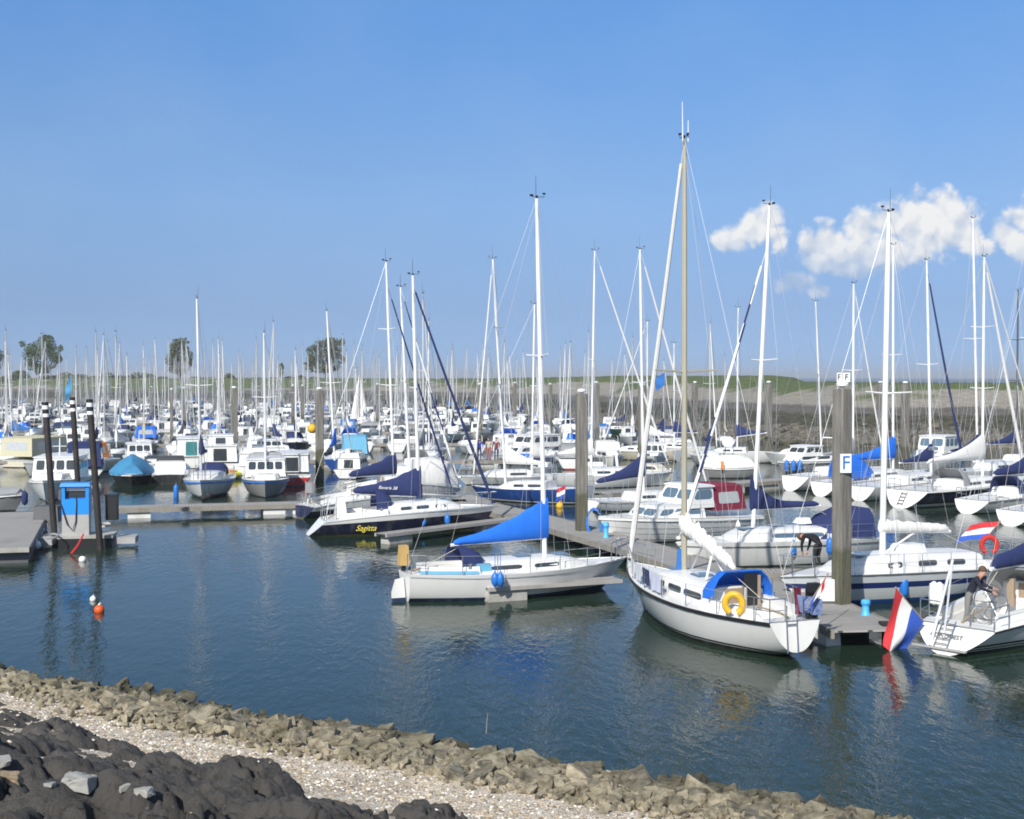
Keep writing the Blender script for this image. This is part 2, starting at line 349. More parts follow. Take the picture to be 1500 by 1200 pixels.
# ---- water
def water_mat():
    m = bpy.data.materials.new('harbour_water'); m.use_nodes = True; t = m.node_tree; g = NG(t)
    b = t.nodes['Principled BSDF']; b.inputs['Roughness'].default_value = .03; b.inputs['IOR'].default_value = 1.333; b.inputs['Specular IOR Level'].default_value = .29
    tc = g.n('ShaderNodeTexCoord'); P = tc.outputs['Object']
    murk = g.mix(g.noise(P, .035, 3), (.014, .030, .019, 1), (.019, .037, .024, 1)); t.links.new(murk, b.inputs['Base Color'])
    def mp(sx, sy, rz):
        n_ = g.n('ShaderNodeMapping'); n_.inputs['Rotation'].default_value = (0, 0, R(rz)); n_.inputs['Scale'].default_value = (sx, sy, 1)
        t.links.new(P, n_.inputs[0]); return n_.outputs[0]
    r1 = g.noise(mp(1, .38, 28), 4.6, 3, .6, .3)        # wind ripples
    r2 = g.noise(mp(1, .5, 20), 1.3, 2, .5, .3)          # longer undulation
    r3 = g.noise(P, .05, 3, .5)                          # cat's-paws: where the breeze touches the water
    amp = g.m('ADD', .25, g.m('MULTIPLY', g.sm(r3, .36, .62), .9))
    h = g.m('ADD', g.m('MULTIPLY', g.m('MULTIPLY', r1, amp), .038), g.m('MULTIPLY', r2, .026))
    bp = g.n('ShaderNodeBump'); bp.inputs['Strength'].default_value = .62; bp.inputs['Distance'].default_value = 1.0
    t.links.new(h, bp.inputs['Height']); t.links.new(bp.outputs[0], b.inputs['Normal'])
    return m
WATER = water_mat()
wm = MB(); wm.grid([[(-9000, -200, 0), (9000, -200, 0)], [(-9000, 12000, 0), (9000, 12000, 0)]])
tag(wm.build('water', WATER, smooth=False), kind='structure')

# ---- the bank the picture is taken from: u runs along the shore, s inland
UX, UY = .8595, -.5111; NX, NY = -.5111, -.8595; C0 = 21.5
def bank_xy(u, s): return u * UX + (s - C0) * NX, u * UY + (s - C0) * NY
def bank_z(s):
    s = np.asarray(s, float)
    return np.where(s < 5, .14 * s, np.where(s < 22, .70 + .276 * (s - 5), 5.39 + .01 * (s - 22)))
GS = .042
U0, U1, S1 = -36.0, 6.0, 20.0
us = np.arange(U0, U1, GS); ss = np.arange(-3, S1, GS)
U, S = np.meshgrid(us, ss)
X, Y = bank_xy(U, S)
Zb = bank_z(S)
def tar_edge(u): return np.interp(u, [-36, -27, -17, -10, -3], [2.6, 2.9, 4.1, 4.4, 4.9])
def rock_edge(u): return float(np.interp(u, [-36, -27, -17, -8], [1.4, 1.6, 2.8, 2.7]))
shore = S - tar_edge(U) + 5.0 + 2.6 * (noise2(U, S, .42, 3, 4) - .5)
# tar-grouted stone: round lumps melted into each other
lump = np.zeros_like(Zb) - .7
rl = random.Random(5)
for k in range(1350):
    u0, s0 = rl.uniform(U0, U1), rl.uniform(3.4, S1)
    se = s0 - float(tar_edge(u0))
    if se < .2 or (se < 3.2 and rl.random() < .80 - .12 * se): continue
    r = rl.uniform(.24, .56) * (1.45 if rl.random() < .28 else 1); hgt = r * rl.uniform(.50, .82)
    i0, i1 = np.searchsorted(us, [u0 - r * 1.6, u0 + r * 1.6]); j0, j1 = np.searchsorted(ss, [s0 - r * 1.6, s0 + r * 1.6])
    if i1 <= i0 or j1 <= j0: continue
    uu, sg = U[j0:j1, i0:i1] - u0, S[j0:j1, i0:i1] - s0
    th = rl.uniform(0, 3.14); el_ = rl.uniform(.7, 1.3)
    a, b_ = uu * math.cos(th) + sg * math.sin(th), (-uu * math.sin(th) + sg * math.cos(th)) * el_
    wob = 1 + .55 * (noise2(U[j0:j1, i0:i1], S[j0:j1, i0:i1], 1.8 / r, k + 1, 3) - .5)
    d = np.sqrt(a * a + b_ * b_) / (r * wob)
    z = np.where(d < 1, hgt * np.power(np.clip(1 - d ** 3.2, 0, 1), .55) - .10 * rl.random() + (uu * rl.uniform(-.35, .35) + sg * rl.uniform(-.35, .35)), -.9)
    sub = lump[j0:j1, i0:i1]
    hk = .035; mx = np.maximum(sub, z); lump[j0:j1, i0:i1] = np.where(np.abs(sub - z) < hk, mx + (hk - np.abs(sub - z)) ** 2 / (4 * hk), mx)
tarmask = np.clip((shore - 5.2) / 3.4, 0, 1)
fill = -.27 + .38 * tarmask + .50 * (noise2(U, S, .6, 9, 4) - .5)
tarz = np.maximum(lump * np.where(lump > 0, np.clip((shore - 4.8) / 1.4, .25, 1), 1) - (shore < 4.7) * 1.0, fill - (shore < 5.3) * .6) - .10
tarz += .20 * (noise2(U, S, 1.7, 21, 5, .62) - .5) + .15 * (noise2(U, S, 4.2, 22, 4, .65) - .5) + .075 * (noise2(U, S, 9.5, 64, 2) - .5) - .10 * np.clip(noise2(U, S, 6.5, 63, 2) - .60, 0, 1) * 4
rid = np.abs(noise2(U, S, 1.05, 61, 4, .6) - .5); tarz -= .34 * np.clip(1 - rid / .035, 0, 1) ** .7 * (noise2(U, S, .5, 62, 2) > .42)
pits = noise2(U, S, 1.3, 31, 3); tarz -= np.clip(pits - .62, 0, 1) * 1.3
def tar_mat():
    m = bpy.data.materials.new('tar_grouted_stone'); m.use_nodes = True; t = m.node_tree; g = NG(t)
    b = t.nodes['Principled BSDF']; b.inputs['Roughness'].default_value = .85
    P = g.n('ShaderNodeTexCoord').outputs['Object']
    c = g.mix(g.noise(P, 1.2, 6, .6), (.050, .047, .044, 1), (.115, .107, .098, 1))
    c = g.mix(g.m('MULTIPLY', g.sm(g.noise(P, .55, 5, .6), .58, .74), .55), c, (.17, .155, .135, 1))
    c = g.mix(g.sm(g.noise(P, 14, 3, .6), .66, .74), c, (.20, .19, .17, 1))
    c = g.mix(g.m('MULTIPLY', g.sm(g.noise(P, 7, 4, .7), .56, .66), .7), c, (.022, .021, .02, 1))
    t.links.new(c, b.inputs['Base Color'])
    bp = g.n('ShaderNodeBump'); bp.inputs['Strength'].default_value = 1.0; bp.inputs['Distance'].default_value = .09
    t.links.new(g.noise(P, 8, 8, .72), bp.inputs['Height']); t.links.new(bp.outputs[0], b.inputs['Normal']); return m
def shell_mat():
    m = bpy.data.materials.new('shell_grit'); m.use_nodes = True; t = m.node_tree; g = NG(t)
    b = t.nodes['Principled BSDF']; b.inputs['Roughness'].default_value = .9
    P = g.n('ShaderNodeTexCoord').outputs['Object']
    vo = g.n('ShaderNodeTexVoronoi'); vo.inputs['Scale'].default_value = 26; t.links.new(P, vo.inputs['Vector'])
    sp = g.n('ShaderNodeSeparateColor'); t.links.new(vo.outputs['Color'], sp.inputs[0])
    c = g.ramp(sp.outputs[0], [(0, (.36, .27, .18)), (.3, (.62, .51, .37)), (.6, (.78, .67, .52)), (.85, (.88, .82, .72)), (1, (.52, .44, .34))])
    c = g.mix(g.m('MULTIPLY', g.sm(g.noise(P, .9, 4), .48, .72), .5), c, (.26, .215, .16, 1))
    t.links.new(c, b.inputs['Base Color'])
    bp = g.n('ShaderNodeBump'); bp.inputs['Strength'].default_value = .9; bp.inputs['Distance'].default_value = .03
    t.links.new(vo.outputs['Distance'], bp.inputs['Height']); t.links.new(bp.outputs[0], b.inputs['Normal']); return m
SHELL, TAR = shell_mat(), tar_mat()
Zs = Zb + .10 * (noise2(U, S, .8, 41, 4) - .5) + .03 * (noise2(U, S, 5, 42, 2) - .5)
tag(np_grid('shell_beach', X, Y, Zs, SHELL), kind='structure')
keep = ss > 2.0
tag(np_grid('tarred_stone_bank', X[keep], Y[keep], (Zb + tarz)[keep], TAR), kind='structure')
# far ends of the same bank, and its crest behind the camera
em = MB()
for (u0, u1) in ((-400, U0 + .1), (U1 - .1, 300)):
    em.grid([[(*bank_xy(u, s), float(bank_z(s)) + (.12 if s > 6 else 0)) for u in np.linspace(u0, u1, 30)] for s in (-3, 2, 5, 7, 12, 17, 22, 60)])
em.grid([[(*bank_xy(u, s), 5.55) for u in np.linspace(-60, 20, 4)] for s in (24.7, 90)])
em.grid([[(*bank_xy(u, s), float(bank_z(s)) + .1) for u in np.linspace(U0, U1, 20)] for s in (S1 - .1, 22, 25)])
tag(em.build('bank', TAR), kind='structure')

# loose shells and chips on top
sm_ = MB(); rs = random.Random(3)
for k in range(11000):
    u = rs.uniform(-34, 3); s = float(tar_edge(u)) + rs.choice([rs.gauss(-.3, .8), rs.gauss(.9, .9), rs.uniform(-1.4, 8)])
    if s < 1.2 or s > 16: continue
    i, j = int((u - U0) / GS), int((s + 3) / GS)
    zt, zsh = (Zb + tarz)[j, i], Zs[j, i]
    if zt > zsh and rs.random() < (.80 if s < float(tar_edge(u)) + 2.2 else .95): continue
    z = max(zt, zsh) + .008; x, y = bank_xy(u, s); r = rs.uniform(.018, .05)
    a = rs.uniform(0, 6.28); ti = rs.uniform(-.4, .4)
    pts = [(x + r * rs.uniform(.6, 1.1) * math.cos(a + q), y + r * rs.uniform(.6, 1.1) * math.sin(a + q), z + ti * r * math.cos(q)) for q in (0, 1.3, 2.6, 3.9, 5.2)]
    top = (x, y, z + r * rs.uniform(.3, .7))
    sm_.add(pts + [top], [(q, (q + 1) % 5, 5) for q in range(5)], rs.choice([0, 0, 1, 1, 2, 3]))
tag(sm_.build('shell_gravel', [mat('shell_pale', (.62, .57, .48), .8), mat('shell_tan', (.45, .36, .25), .8), mat('shell_white', (.74, .72, .67), .7), mat('shell_dark', (.20, .17, .13), .8)], smooth=False),
    'pale broken shells strewn between the black tarred lumps and the rocks', kind='stuff')

# ---- broken rock along the waterline
def rock_mat(name, a, b_, green):
    m = bpy.data.materials.new(name); m.use_nodes = True; t = m.node_tree; g = NG(t)
    b = t.nodes['Principled BSDF']; b.inputs['Roughness'].default_value = .92
    tc = g.n('ShaderNodeTexCoord'); oi = g.n('ShaderNodeObjectInfo'); P = tc.outputs['Object']
    geo = g.n('ShaderNodeNewGeometry'); 
    c = g.mix(g.sm(g.noise(geo.outputs['Position'], 4.5, 7, .7), .30, .66), (*a, 1), (*b_, 1))
    hv = g.n('ShaderNodeHueSaturation'); t.links.new(g.m('ADD', .55, g.m('MULTIPLY', oi.outputs['Random'], .75)), hv.inputs['Value']); t.links.new(c, hv.inputs['Color']); c = hv.outputs[0]
    sp = g.n('ShaderNodeSeparateXYZ'); t.links.new(geo.outputs['Position'], sp.inputs[0])
    al = g.m('MULTIPLY', g.m('SUBTRACT', 1.0, g.sm(g.m('ADD', sp.outputs[2], g.m('MULTIPLY', g.noise(geo.outputs['Position'], 1.1, 3), .5)), .28, .85)), green)
    c = g.mix(g.m('MULTIPLY', g.sm(oi.outputs['Random'], .45, .8), .18), c, (.24, .17, .10, 1))
    c = g.mix(al, c, (.066, .062, .034, 1))
    c = g.mix(g.m('MULTIPLY', g.m('SUBTRACT', 1.0, g.sm(g.m('ADD', sp.outputs[2], g.m('MULTIPLY', g.noise(geo.outputs['Position'], 2.3, 3), .25)), .20, .42)), .8), c, (.032, .032, .020, 1))
    c = g.mix(g.m('MULTIPLY', g.sm(g.noise(geo.outputs['Position'], .8, 5), .52, .68), .35), c, (.15, .135, .07, 1))
    t.links.new(c, b.inputs['Base Color'])
    bp = g.n('ShaderNodeBump'); bp.inputs['Strength'].default_value = .6; bp.inputs['Distance'].default_value = .02
    t.links.new(g.noise(geo.outputs['Position'], 13, 6, .65), bp.inputs['Height']); t.links.new(bp.outputs[0], b.inputs['Normal']); return m
ROCK = rock_mat('grey_brown_rock', (.052, .047, .032), (.355, .32, .235), .6)
from mathutils import noise as mnoise
def rock_mesh(name, seed, m, rough=True):
    r = random.Random(seed); bm = bmesh.new()
    for sx in (-1, 1):
        for sy in (-1, 1):
            for sz in (-1, 1):
                j = lambda q: q * r.uniform(.62, 1.12)
                c = Vector((j(sx), j(sy) * .8, j(sz) * .62))
                bm.verts.new(c)
                if r.random() < .55: bm.verts.new((c.x * r.uniform(.5, .8), c.y * 1.08, c.z * r.uniform(.8, 1.05))); bm.verts.new((c.x * 1.08, c.y * r.uniform(.5, .8), c.z * r.uniform(.7, .95)))
    bmesh.ops.convex_hull(bm, input=bm.verts[:]); bmesh.ops.delete(bm, geom=[v for v in bm.verts if not v.link_faces], context='VERTS')
    bmesh.ops.bevel(bm, geom=bm.edges[:], offset=.03, segments=1, affect='EDGES', profile=.6)
    if rough:
        bmesh.ops.subdivide_edges(bm, edges=bm.edges[:], cuts=2, use_grid_fill=True); bmesh.ops.triangulate(bm, faces=bm.faces[:])
        for v in bm.verts: v.co += v.co.normalized() * (mnoise.noise(v.co * 2.3 + Vector((seed, 0, 0))) * .13 + mnoise.noise(v.co * 6 + Vector((0, seed, 0))) * .055)
    me = bpy.data.meshes.new(name); bm.to_mesh(me); bm.free(); me.materials.append(m); return me
RMESH = [rock_mesh('rock', 100 + k, ROCK) for k in range(14)]
RLOW = [rock_mesh('rock_far', 200 + k, ROCK, False) for k in range(6)]
rr = random.Random(11); cand = []
u = -42.0
while u < 9:
    for k in range(4):
        q = rr.random(); s = -.02 + (rock_edge(u) + .15) * q; sz = rr.uniform(.055, .155) * (1.75 if rr.random() < .14 else 1)
        if q > .85: sz *= .7
        if rr.random() < max(0, .42 - rock_edge(u) * .14): continue
        cand.append((u + rr.uniform(-.1, .1), s + .5 * math.sin(u * .9) * .4, sz))
    u += .050
def rock_place(u, s, sz, r):
    x, y = bank_xy(u, s); z = float(bank_z(s)) + sz * r.uniform(-.25, .30) + (.06 if .6 < s < 3.4 else 0)
    return (x, y, z)
vis = []
for i, (u, s, sz) in enumerate(cand):
    p = rock_place(u, s, sz, random.Random(i)); px, py = to_px(p)
    if p[1] > 5 and -30 < px < 1530 and py < 1230: vis.append((sz / p[1], i))
vis.sort(reverse=True); solo = set(i for _, i in vis[:280])
rub = MB()
for i, (u, s, sz) in enumerate(cand):
    r = random.Random(i); p = rock_place(u, s, sz, r)
    rot = (r.uniform(-.5, .5), r.uniform(-.5, .5), r.uniform(0, 6.28)); sc = (sz * r.uniform(.9, 1.35), sz * r.uniform(.8, 1.15), sz * r.uniform(.7, 1.05)); me = RMESH[i % 14]
    if i in solo:
        o = bpy.data.objects.new('rock', me); COL.objects.link(o); o.location = p; o.rotation_euler = rot; o.scale = sc
        tag(o, 'broken grey brown rock in the riprap band along the near waterline', 'rock', 'rocks along the near waterline')
    else:
        Mx = Matrix.Translation(p) @ Euler(rot).to_matrix().to_4x4() @ Matrix.Diagonal((*sc, 1))
        rub.add([Mx @ v.co for v in me.vertices], [tuple(f.vertices) for f in me.polygons])
for k in range(1500):                                # scattered small stones and chips between and inland of the big ones
    r = random.Random(5000 + k); u = r.uniform(-34, 3); s = min(rock_edge(u) + abs(r.gauss(0, .35)), 6) if r.random() < .6 else r.uniform(-.3, rock_edge(u)); sz = r.uniform(.03, .085)
    x, y = bank_xy(u, s); T = Matrix.Translation((x, y, float(bank_z(s)) + sz * .5)) @ Euler((r.uniform(-1, 1), r.uniform(-1, 1), r.uniform(0, 6))).to_matrix().to_4x4() @ Matrix.Diagonal((sz * 1.2, sz, sz * .9, 1)); me = RLOW[k % 6]
    rub.add([T @ v.co for v in me.vertices], [tuple(f.vertices) for f in me.polygons])
tag(rub.build('rock_rubble', ROCK, smooth=False), 'smaller broken rocks filling the riprap band along the water', kind='stuff')
GSTONE = mat('pale_grey_stone', (.36, .36, .34), .9, .2, 5, bump=.6, bscale=12)
def bank_hit(px, py):
    """where the sight line through a pixel meets the bank"""
    for d in np.arange(7, 40, .03):
        p = PD(px, py, d); s = (p.x * NX + p.y * NY) + C0
        u_ = p.x * UX + p.y * UY
        i, j = int((u_ - U0) / GS), int((s + 3) / GS)
        if 0 <= i < len(us) and 0 <= j < len(ss) and p.z <= max(Zs[j, i], (Zb + tarz)[j, i]): return p
    return PD(px, py, 12)
for k, (px, py, w, lab) in enumerate([(112, 1156, 46, 'wide pale grey stone lying on the black tarred bank'), (69, 1155, 15, 'small squarish pale stone on the black bank, left of the wide grey stone'),
        (206, 1168, 26, 'pale wedge of stone on the black bank, right of the wide grey stone'), (178, 1160, 16, 'small rounded grey stone between the wide stone and the wedge'),
        (-1, 1122, 26, 'pale block cut by the left edge of the picture'), (8, 1150, 34, 'tan weathered stone below the pale block at the left edge')]):
    p = bank_hit(px, py); o = bpy.data.objects.new('stone', rock_mesh('stone', 300 + k, GSTONE if k != 5 else mat('tan_stone', (.34, .26, .17), .9, .3, 5, bump=.5))); COL.objects.link(o)
    r = w / 2 / FPX * p.y * 1.1; o.location = p + Vector((0, 0, r * .25)); o.scale = (r, r * .9, r * .7); o.rotation_euler = (0, .1, k * 1.3)
    tag(o, lab, 'stone')
# a dead stalk standing among the rocks
p = PZ(712, 1078, .5); st = MB().tube([p, p + Vector((.01, 0, .2)), p + Vector((.03, 0, .38))], [.010, .008, .004], 5)
tag(st.build('dry_stalk', M['wood']), 'thin dry plant stalk sticking up between the waterline rocks', 'stalk')

# ---- the harbour dam across the back
DP = [(900, 95), (300, 108), (120, 124), (60, 132), (40, 136), (27, 143), (17, 168), (11, 195), (3, 225), (-8, 255), (-30, 290), (-60, 322), (-95, 342), (-135, 356), (-200, 375), (-420, 430), (-1200, 700)]
def smooth_poly(P, n=8):
    out = []
    for i in range(len(P) - 1):
        p0, p1, p2, p3 = [Vector(P[max(0, min(len(P) - 1, j))]) for j in (i - 1, i, i + 1, i + 2)]
        for k in range(n):
            t = k / n
            out.append(.5 * (2 * p1 + (p2 - p0) * t + (2 * p0 - 5 * p1 + 4 * p2 - p3) * t * t + (-p0 + 3 * p1 - 3 * p2 + p3) * t ** 3))
    return out
line = smooth_poly(DP, 12)
dense = [line[0]]
for a, b in zip(line, line[1:]):
    k = max(1, int((b - a).length / 1.3)) if -160 < a.x < 110 else 1
    dense += [a.lerp(b, (q + 1) / k) for q in range(k)]
prof = [(-4, -1.2), (0, 0), (1, .28), (2, .52), (3, .8), (4, 1.05), (5, 1.3), (6, 1.5), (7.5, 1.65), (9, 1.9), (11, 2.5), (13, 3.0), (14.2, 3.25), (16.5, 3.6), (19, 4.2), (22, 5.0), (24.5, 5.7), (26.5, 6.1), (28, 6.25), (30, 6.3), (34, 6.1), (40, 4.6), (52, 1.5), (60, -1)]
nr, nc = len(dense), len(prof)
L2 = np.array([(p.x, p.y) for p in dense]); tg = np.gradient(L2, axis=0); tg /= np.linalg.norm(tg, axis=1)[:, None]
k_ = 34; tg = np.stack([np.convolve(np.pad(tg[:, i], k_, 'edge'), np.ones(2 * k_ + 1) / (2 * k_ + 1), 'valid') for i in (0, 1)], 1); tg /= np.linalg.norm(tg, axis=1)[:, None]
nrm = np.stack([tg[:, 1], -tg[:, 0]], 1)       # away from the harbour
if nrm[len(nrm) // 2, 1] < 0 and nrm[len(nrm) // 2, 0] < 0: nrm = -nrm
sv = np.array([p[0] for p in prof]); zv = np.array([p[1] for p in prof])
DX = L2[:, 0][:, None] + nrm[:, 0][:, None] * sv; DY = L2[:, 1][:, None] + nrm[:, 1][:, None] * sv
al = np.clip((L2[:, 1] - 150) / 40, 0, 1) * np.clip((L2[:, 1] - 120) / 10, 0, 1)
hump = np.where((L2[:, 0] < 12) & (L2[:, 1] > 170), 1, 0) * np.clip((L2[:, 1] - 172) / 10, 0, 1) * np.clip(1 - (L2[:, 1] - 250) / 60, .35, 1)
DZ = np.repeat(zv[None, :], nr, 0) + hump[:, None] * .95 * np.clip((zv - 3.5) / 3, 0, 1)
stone = (zv > .05) & (zv < 1.7)
nz_ = noise2(DX, DY, .9, 51, 3) - .5
DZ += nz_ * np.where(zv > 4, .35, .5) * np.where(zv < 0, 0, 1)
DZ[:, stone] += (RNG.random((nr, stone.sum())) - .4) * .62
def dike_mat():
    m = bpy.data.materials.new('dam_slope'); m.use_nodes = True; t = m.node_tree; g = NG(t)
    b = t.nodes['Principled BSDF']; b.inputs['Roughness'].default_value = .95
    geo = g.n('ShaderNodeNewGeometry'); P = geo.outputs['Position']; sp = g.n('ShaderNodeSeparateXYZ'); t.links.new(P, sp.inputs[0]); z = sp.outputs[2]
    mp = g.n('ShaderNodeMapping'); mp.inputs['Scale'].default_value = (.5, 1, 3); t.links.new(P, mp.inputs[0])
    big = g.noise(mp.outputs[0], .07, 5, .6); mid = g.noise(P, .35, 5, .65); fine = g.noise(P, 1.6, 4, .6)
    zz = g.m('ADD', z, g.m('MULTIPLY', g.m('SUBTRACT', mid, .5), .9))
    rock = g.mix(g.sm(fine, .3, .7), (.06, .054, .042, 1), (.21, .19, .15, 1))
    weed = g.mix(g.sm(fine, .35, .65), (.026, .026, .014, 1), (.085, .080, .048, 1))
    basalt = g.mix(g.sm(fine, .25, .75), (.075, .068, .058, 1), (.145, .132, .112, 1))
    conc = g.mix(g.sm(fine, .25, .75), (.20, .185, .155, 1), (.31, .285, .235, 1))
    grass = g.mix(g.sm(fine, .25, .75), (.055, .080, .022, 1), (.115, .145, .050, 1))
    c = g.mix(g.sm(zz, 1.35, 1.75), rock, weed)
    c = g.mix(g.sm(zz, 2.75, 3.0), c, basalt)
    c = g.mix(g.sm(zz, 3.5, 3.8), c, conc)
    left = g.m('SUBTRACT', 1.0, g.sm(sp.outputs[0], -70.0, 14.0))       # further up the dam the turf comes lower down
    gz = g.m('ADD', z, g.m('ADD', g.m('MULTIPLY', g.m('SUBTRACT', big, .5), 8.0), g.m('MULTIPLY', left, 2.2)))
    gm = g.m('MULTIPLY', g.sm(gz, 5.15, 5.9), g.sm(zz, 2.6, 3.4))
    c = g.mix(gm, c, grass)
    c = g.mix(g.sm(g.m('ADD', z, g.m('MULTIPLY', mid, .5)), 6.05, 6.35), c, grass)
    t.links.new(c, b.inputs['Base Color'])
    bp = g.n('ShaderNodeBump'); bp.inputs['Strength'].default_value = .8; bp.inputs['Distance'].default_value = .25
    t.links.new(g.noise(P, 1.2, 5, .65), bp.inputs['Height']); t.links.new(bp.outputs[0], b.inputs['Normal']); return m
DIKE = dike_mat()
def sea_mat():
    m = bpy.data.materials.new('choppy_sea'); m.use_nodes = True; t = m.node_tree; g = NG(t); b = t.nodes['Principled BSDF']
    P = g.n('ShaderNodeTexCoord').outputs['Object']; mp = g.n('ShaderNodeMapping'); mp.inputs['Scale'].default_value = (.0016, .006, 1); t.links.new(P, mp.inputs[0])
    t.links.new(g.mix(g.noise(mp.outputs[0], 3, 4), (.045, .085, .135, 1), (.075, .125, .185, 1)), b.inputs['Base Color']); b.inputs['Roughness'].default_value = .55; b.inputs['Specular IOR Level'].default_value = .25; return m
sm2 = MB(); sm2.grid([[(x, y, .03) for x in (-9000, 0, 9000)] for y in (420, 2000, 12000)]); tag(sm2.build('sea', sea_mat(), smooth=False), kind='structure')
tag(np_grid('dike', DX, DY, DZ, DIKE), kind='structure')
# land behind the left of the dam, and the low far shore across the sea on the right
lm = MB(); lm.grid([[(x, y, 2.2) for x in (-2500, -900, -60)] for y in (372, 900, 3000)])
tag(lm.build('land', mat('meadow', (.07, .10, .03), .95, .3, .05), smooth=False), kind='structure')
# loose stones at the foot of the dam
rb = MB(); rq = random.Random(17)
for k in range(2600):
    i = rq.randrange(nr)
    if not (-40 < L2[i, 0] < 75): continue
    s = abs(rq.gauss(2.5, 2.2)); x, y = L2[i] + nrm[i] * s; z = np.interp(s, sv, zv); r = rq.uniform(.25, .6)
    me = RLOW[k % 6]; T = Matrix.Translation((x, y, z + r * .2)) @ Matrix.Rotation(rq.uniform(0, 6), 4, 'Z') @ Matrix.Diagonal((r, r, r * .8, 1))
    if len(rb.v) < 150000: rb.add([T @ v.co for v in me.vertices], [tuple(f.vertices) for f in me.polygons])
tag(rb.build('dam_rubble', rock_mat('dam_rock', (.08, .072, .058), (.25, .23, .19), .6), smooth=False), 'loose grey rocks along the foot of the far dam', kind='stuff')

# ---- trees and bushes beyond the left of the dam
LEAF = [mat('leaf_dark', (.050, .078, .022), .8, .3, .6), mat('leaf_mid', (.085, .120, .034), .8, .3, .6), mat('leaf_olive', (.115, .105, .055), .8, .3, .6)]
BARK = mat('bark', (.10, .085, .065), .9, .3, 2)
def tree(name, lab, cat, px, d, z0, blobs, n, leaf, trunk=True, group=None, seed=1):
    """blobs: (px, py, rx, ry) of the crown as seen; depth of each is its own width"""
    r = random.Random(seed); base = PD(px, HORIZ, d); base.z = z0
    t = thing(name, lab, cat, base, 0, group); k = d / FPX
    cr = MB(); lim = []
    if trunk: blobs = list(blobs) + [(b[0] + r.uniform(-1, 1) * b[2] * 1.15, b[1] + r.uniform(-1, .8) * b[3], b[2] * r.uniform(.25, .5), b[3] * r.uniform(.2, .45)) for b in blobs for _ in range(3)]
    tot = sum(b[2] * b[3] for b in blobs)
    for (bx, by, rx, ry) in blobs:
        c = PD(bx, by, d) - base; lim.append((c, rx * k))
        for q in range(int(2.3 * n * rx * ry / tot)):
            v = Vector((r.gauss(0, 1), r.gauss(0, 1), r.gauss(0, 1))).normalized() * (r.random() ** .38)
            p = c + Vector((v.x * rx * k, v.y * rx * k, v.z * ry * k)); s = r.uniform(.10, .30) * (k / .2)
            a = Vector((r.gauss(0, 1), r.gauss(0, 1), r.gauss(0, .7))).normalized(); b = a.orthogonal().normalized(); b = (b * math.cos(q) + a.cross(b) * math.sin(q))
            c2 = a.cross(b)
            cr.add([p - b * s - c2 * s * .5, p + b * s * .2 - c2 * s * .8, p + b * s + c2 * s * .3, p - b * s * .3 + c2 * s * .8], [(0, 1, 2, 3)], r.choice(leaf))
    cr.build('crown', LEAF, t, smooth=False)
    if trunk:
        tm = MB(); top = lim[0][0]
        tm.tube([(0, 0, -.5), Vector((0, 0, 0)).lerp(top, .4) + Vector((.2, 0, 0)), top], [.32, .22, .08], 7)
        for c, rx in lim[1:]: tm.tube([Vector((0, 0, 0)).lerp(top, .42), Vector((0, 0, 0)).lerp(c, .7) + Vector((0, .3, 0)), c], [.2, .13, .04], 5)
        tm.build('trunk', BARK, t)
    return t
G = 'trees beyond the far dam'
tree('tree', 'broad green tree behind the dam, right of the dark low bush at far left', 'tree', 62, 395, 4, [(62, 512, 17, 16), (46, 520, 12, 17), (72, 505, 11, 12), (80, 520, 9, 14), (50, 535, 14, 8), (66, 498, 9, 8), (86, 527, 6, 6), (62, 542, 14, 6)], 2600, (0, 1, 1), group=G, seed=2)
tree('tree', 'brownish rounded tree behind the dam, left of the tall mast with a navy bimini', 'tree', 263, 400, 4, [(263, 516, 15, 15), (252, 528, 10, 12), (274, 524, 10, 14), (262, 503, 11, 8), (258, 542, 12, 6), (270, 540, 8, 6)], 1900, (0, 2, 2, 1), group=G, seed=3)
tree('tree', 'brownish spreading tree behind the dam, left of the hoisted white sails', 'tree', 476, 400, 4, [(478, 514, 17, 15), (462, 524, 13, 13), (492, 516, 11, 18), (455, 537, 9, 9), (485, 501, 14, 7), (480, 538, 20, 8)], 2200, (0, 2, 2, 1), group=G, seed=4)
tree('tree', 'tree cut by the left edge of the picture behind the dam', 'tree', -4, 395, 4, [(-4, 520, 10, 10), (-14, 530, 14, 14), (-10, 512, 10, 9)], 900, (0, 1), group=G, seed=5)
tree('tree', 'small thin tree behind the dam, between the two brownish trees', 'tree', 412, 405, 4, [(412, 537, 4, 5), (411, 545, 4, 5)], 260, (0, 1), group=G, seed=6)
tree('bush', 'dark rounded bush on the dam, left of the broad green tree', 'bush', 30, 388, 5, [(30, 551, 13, 9), (38, 556, 9, 6), (20, 556, 10, 6)], 900, (0, 0, 1), trunk=False, seed=7)
bushes = [(68, 12, 5), (150, 12, 4), (190, 12, 5), (286, 12, 4), (300, 9, 3), (376, 10, 3), (398, 12, 3), (424, 9, 4), (80, 10, 5), (97, 13, 8), (118, 14, 6), (140, 10, 5), (158, 13, 8), (176, 10, 5), (203, 14, 8), (218, 11, 7), (238, 10, 4), (334, 9, 4), (336, 8, 7), (356, 10, 3), (441, 8, 5), (462, 10, 4), (310, 11, 3), (12, 12, 5)]
for k, (px, rx, ry) in enumerate(bushes):
    tree('bush', 'low green bush on the crest of the far dam', 'bush', px, 384, 5, [(px, 558 - ry * .6, rx, ry), (px + rx * .6, 559 - ry * .4, rx * .6, ry * .7), (px - rx * .6, 559 - ry * .4, rx * .6, ry * .6)], 420, (0, 1, 2), trunk=False, group='low bushes on the crest of the dam', seed=20 + k)
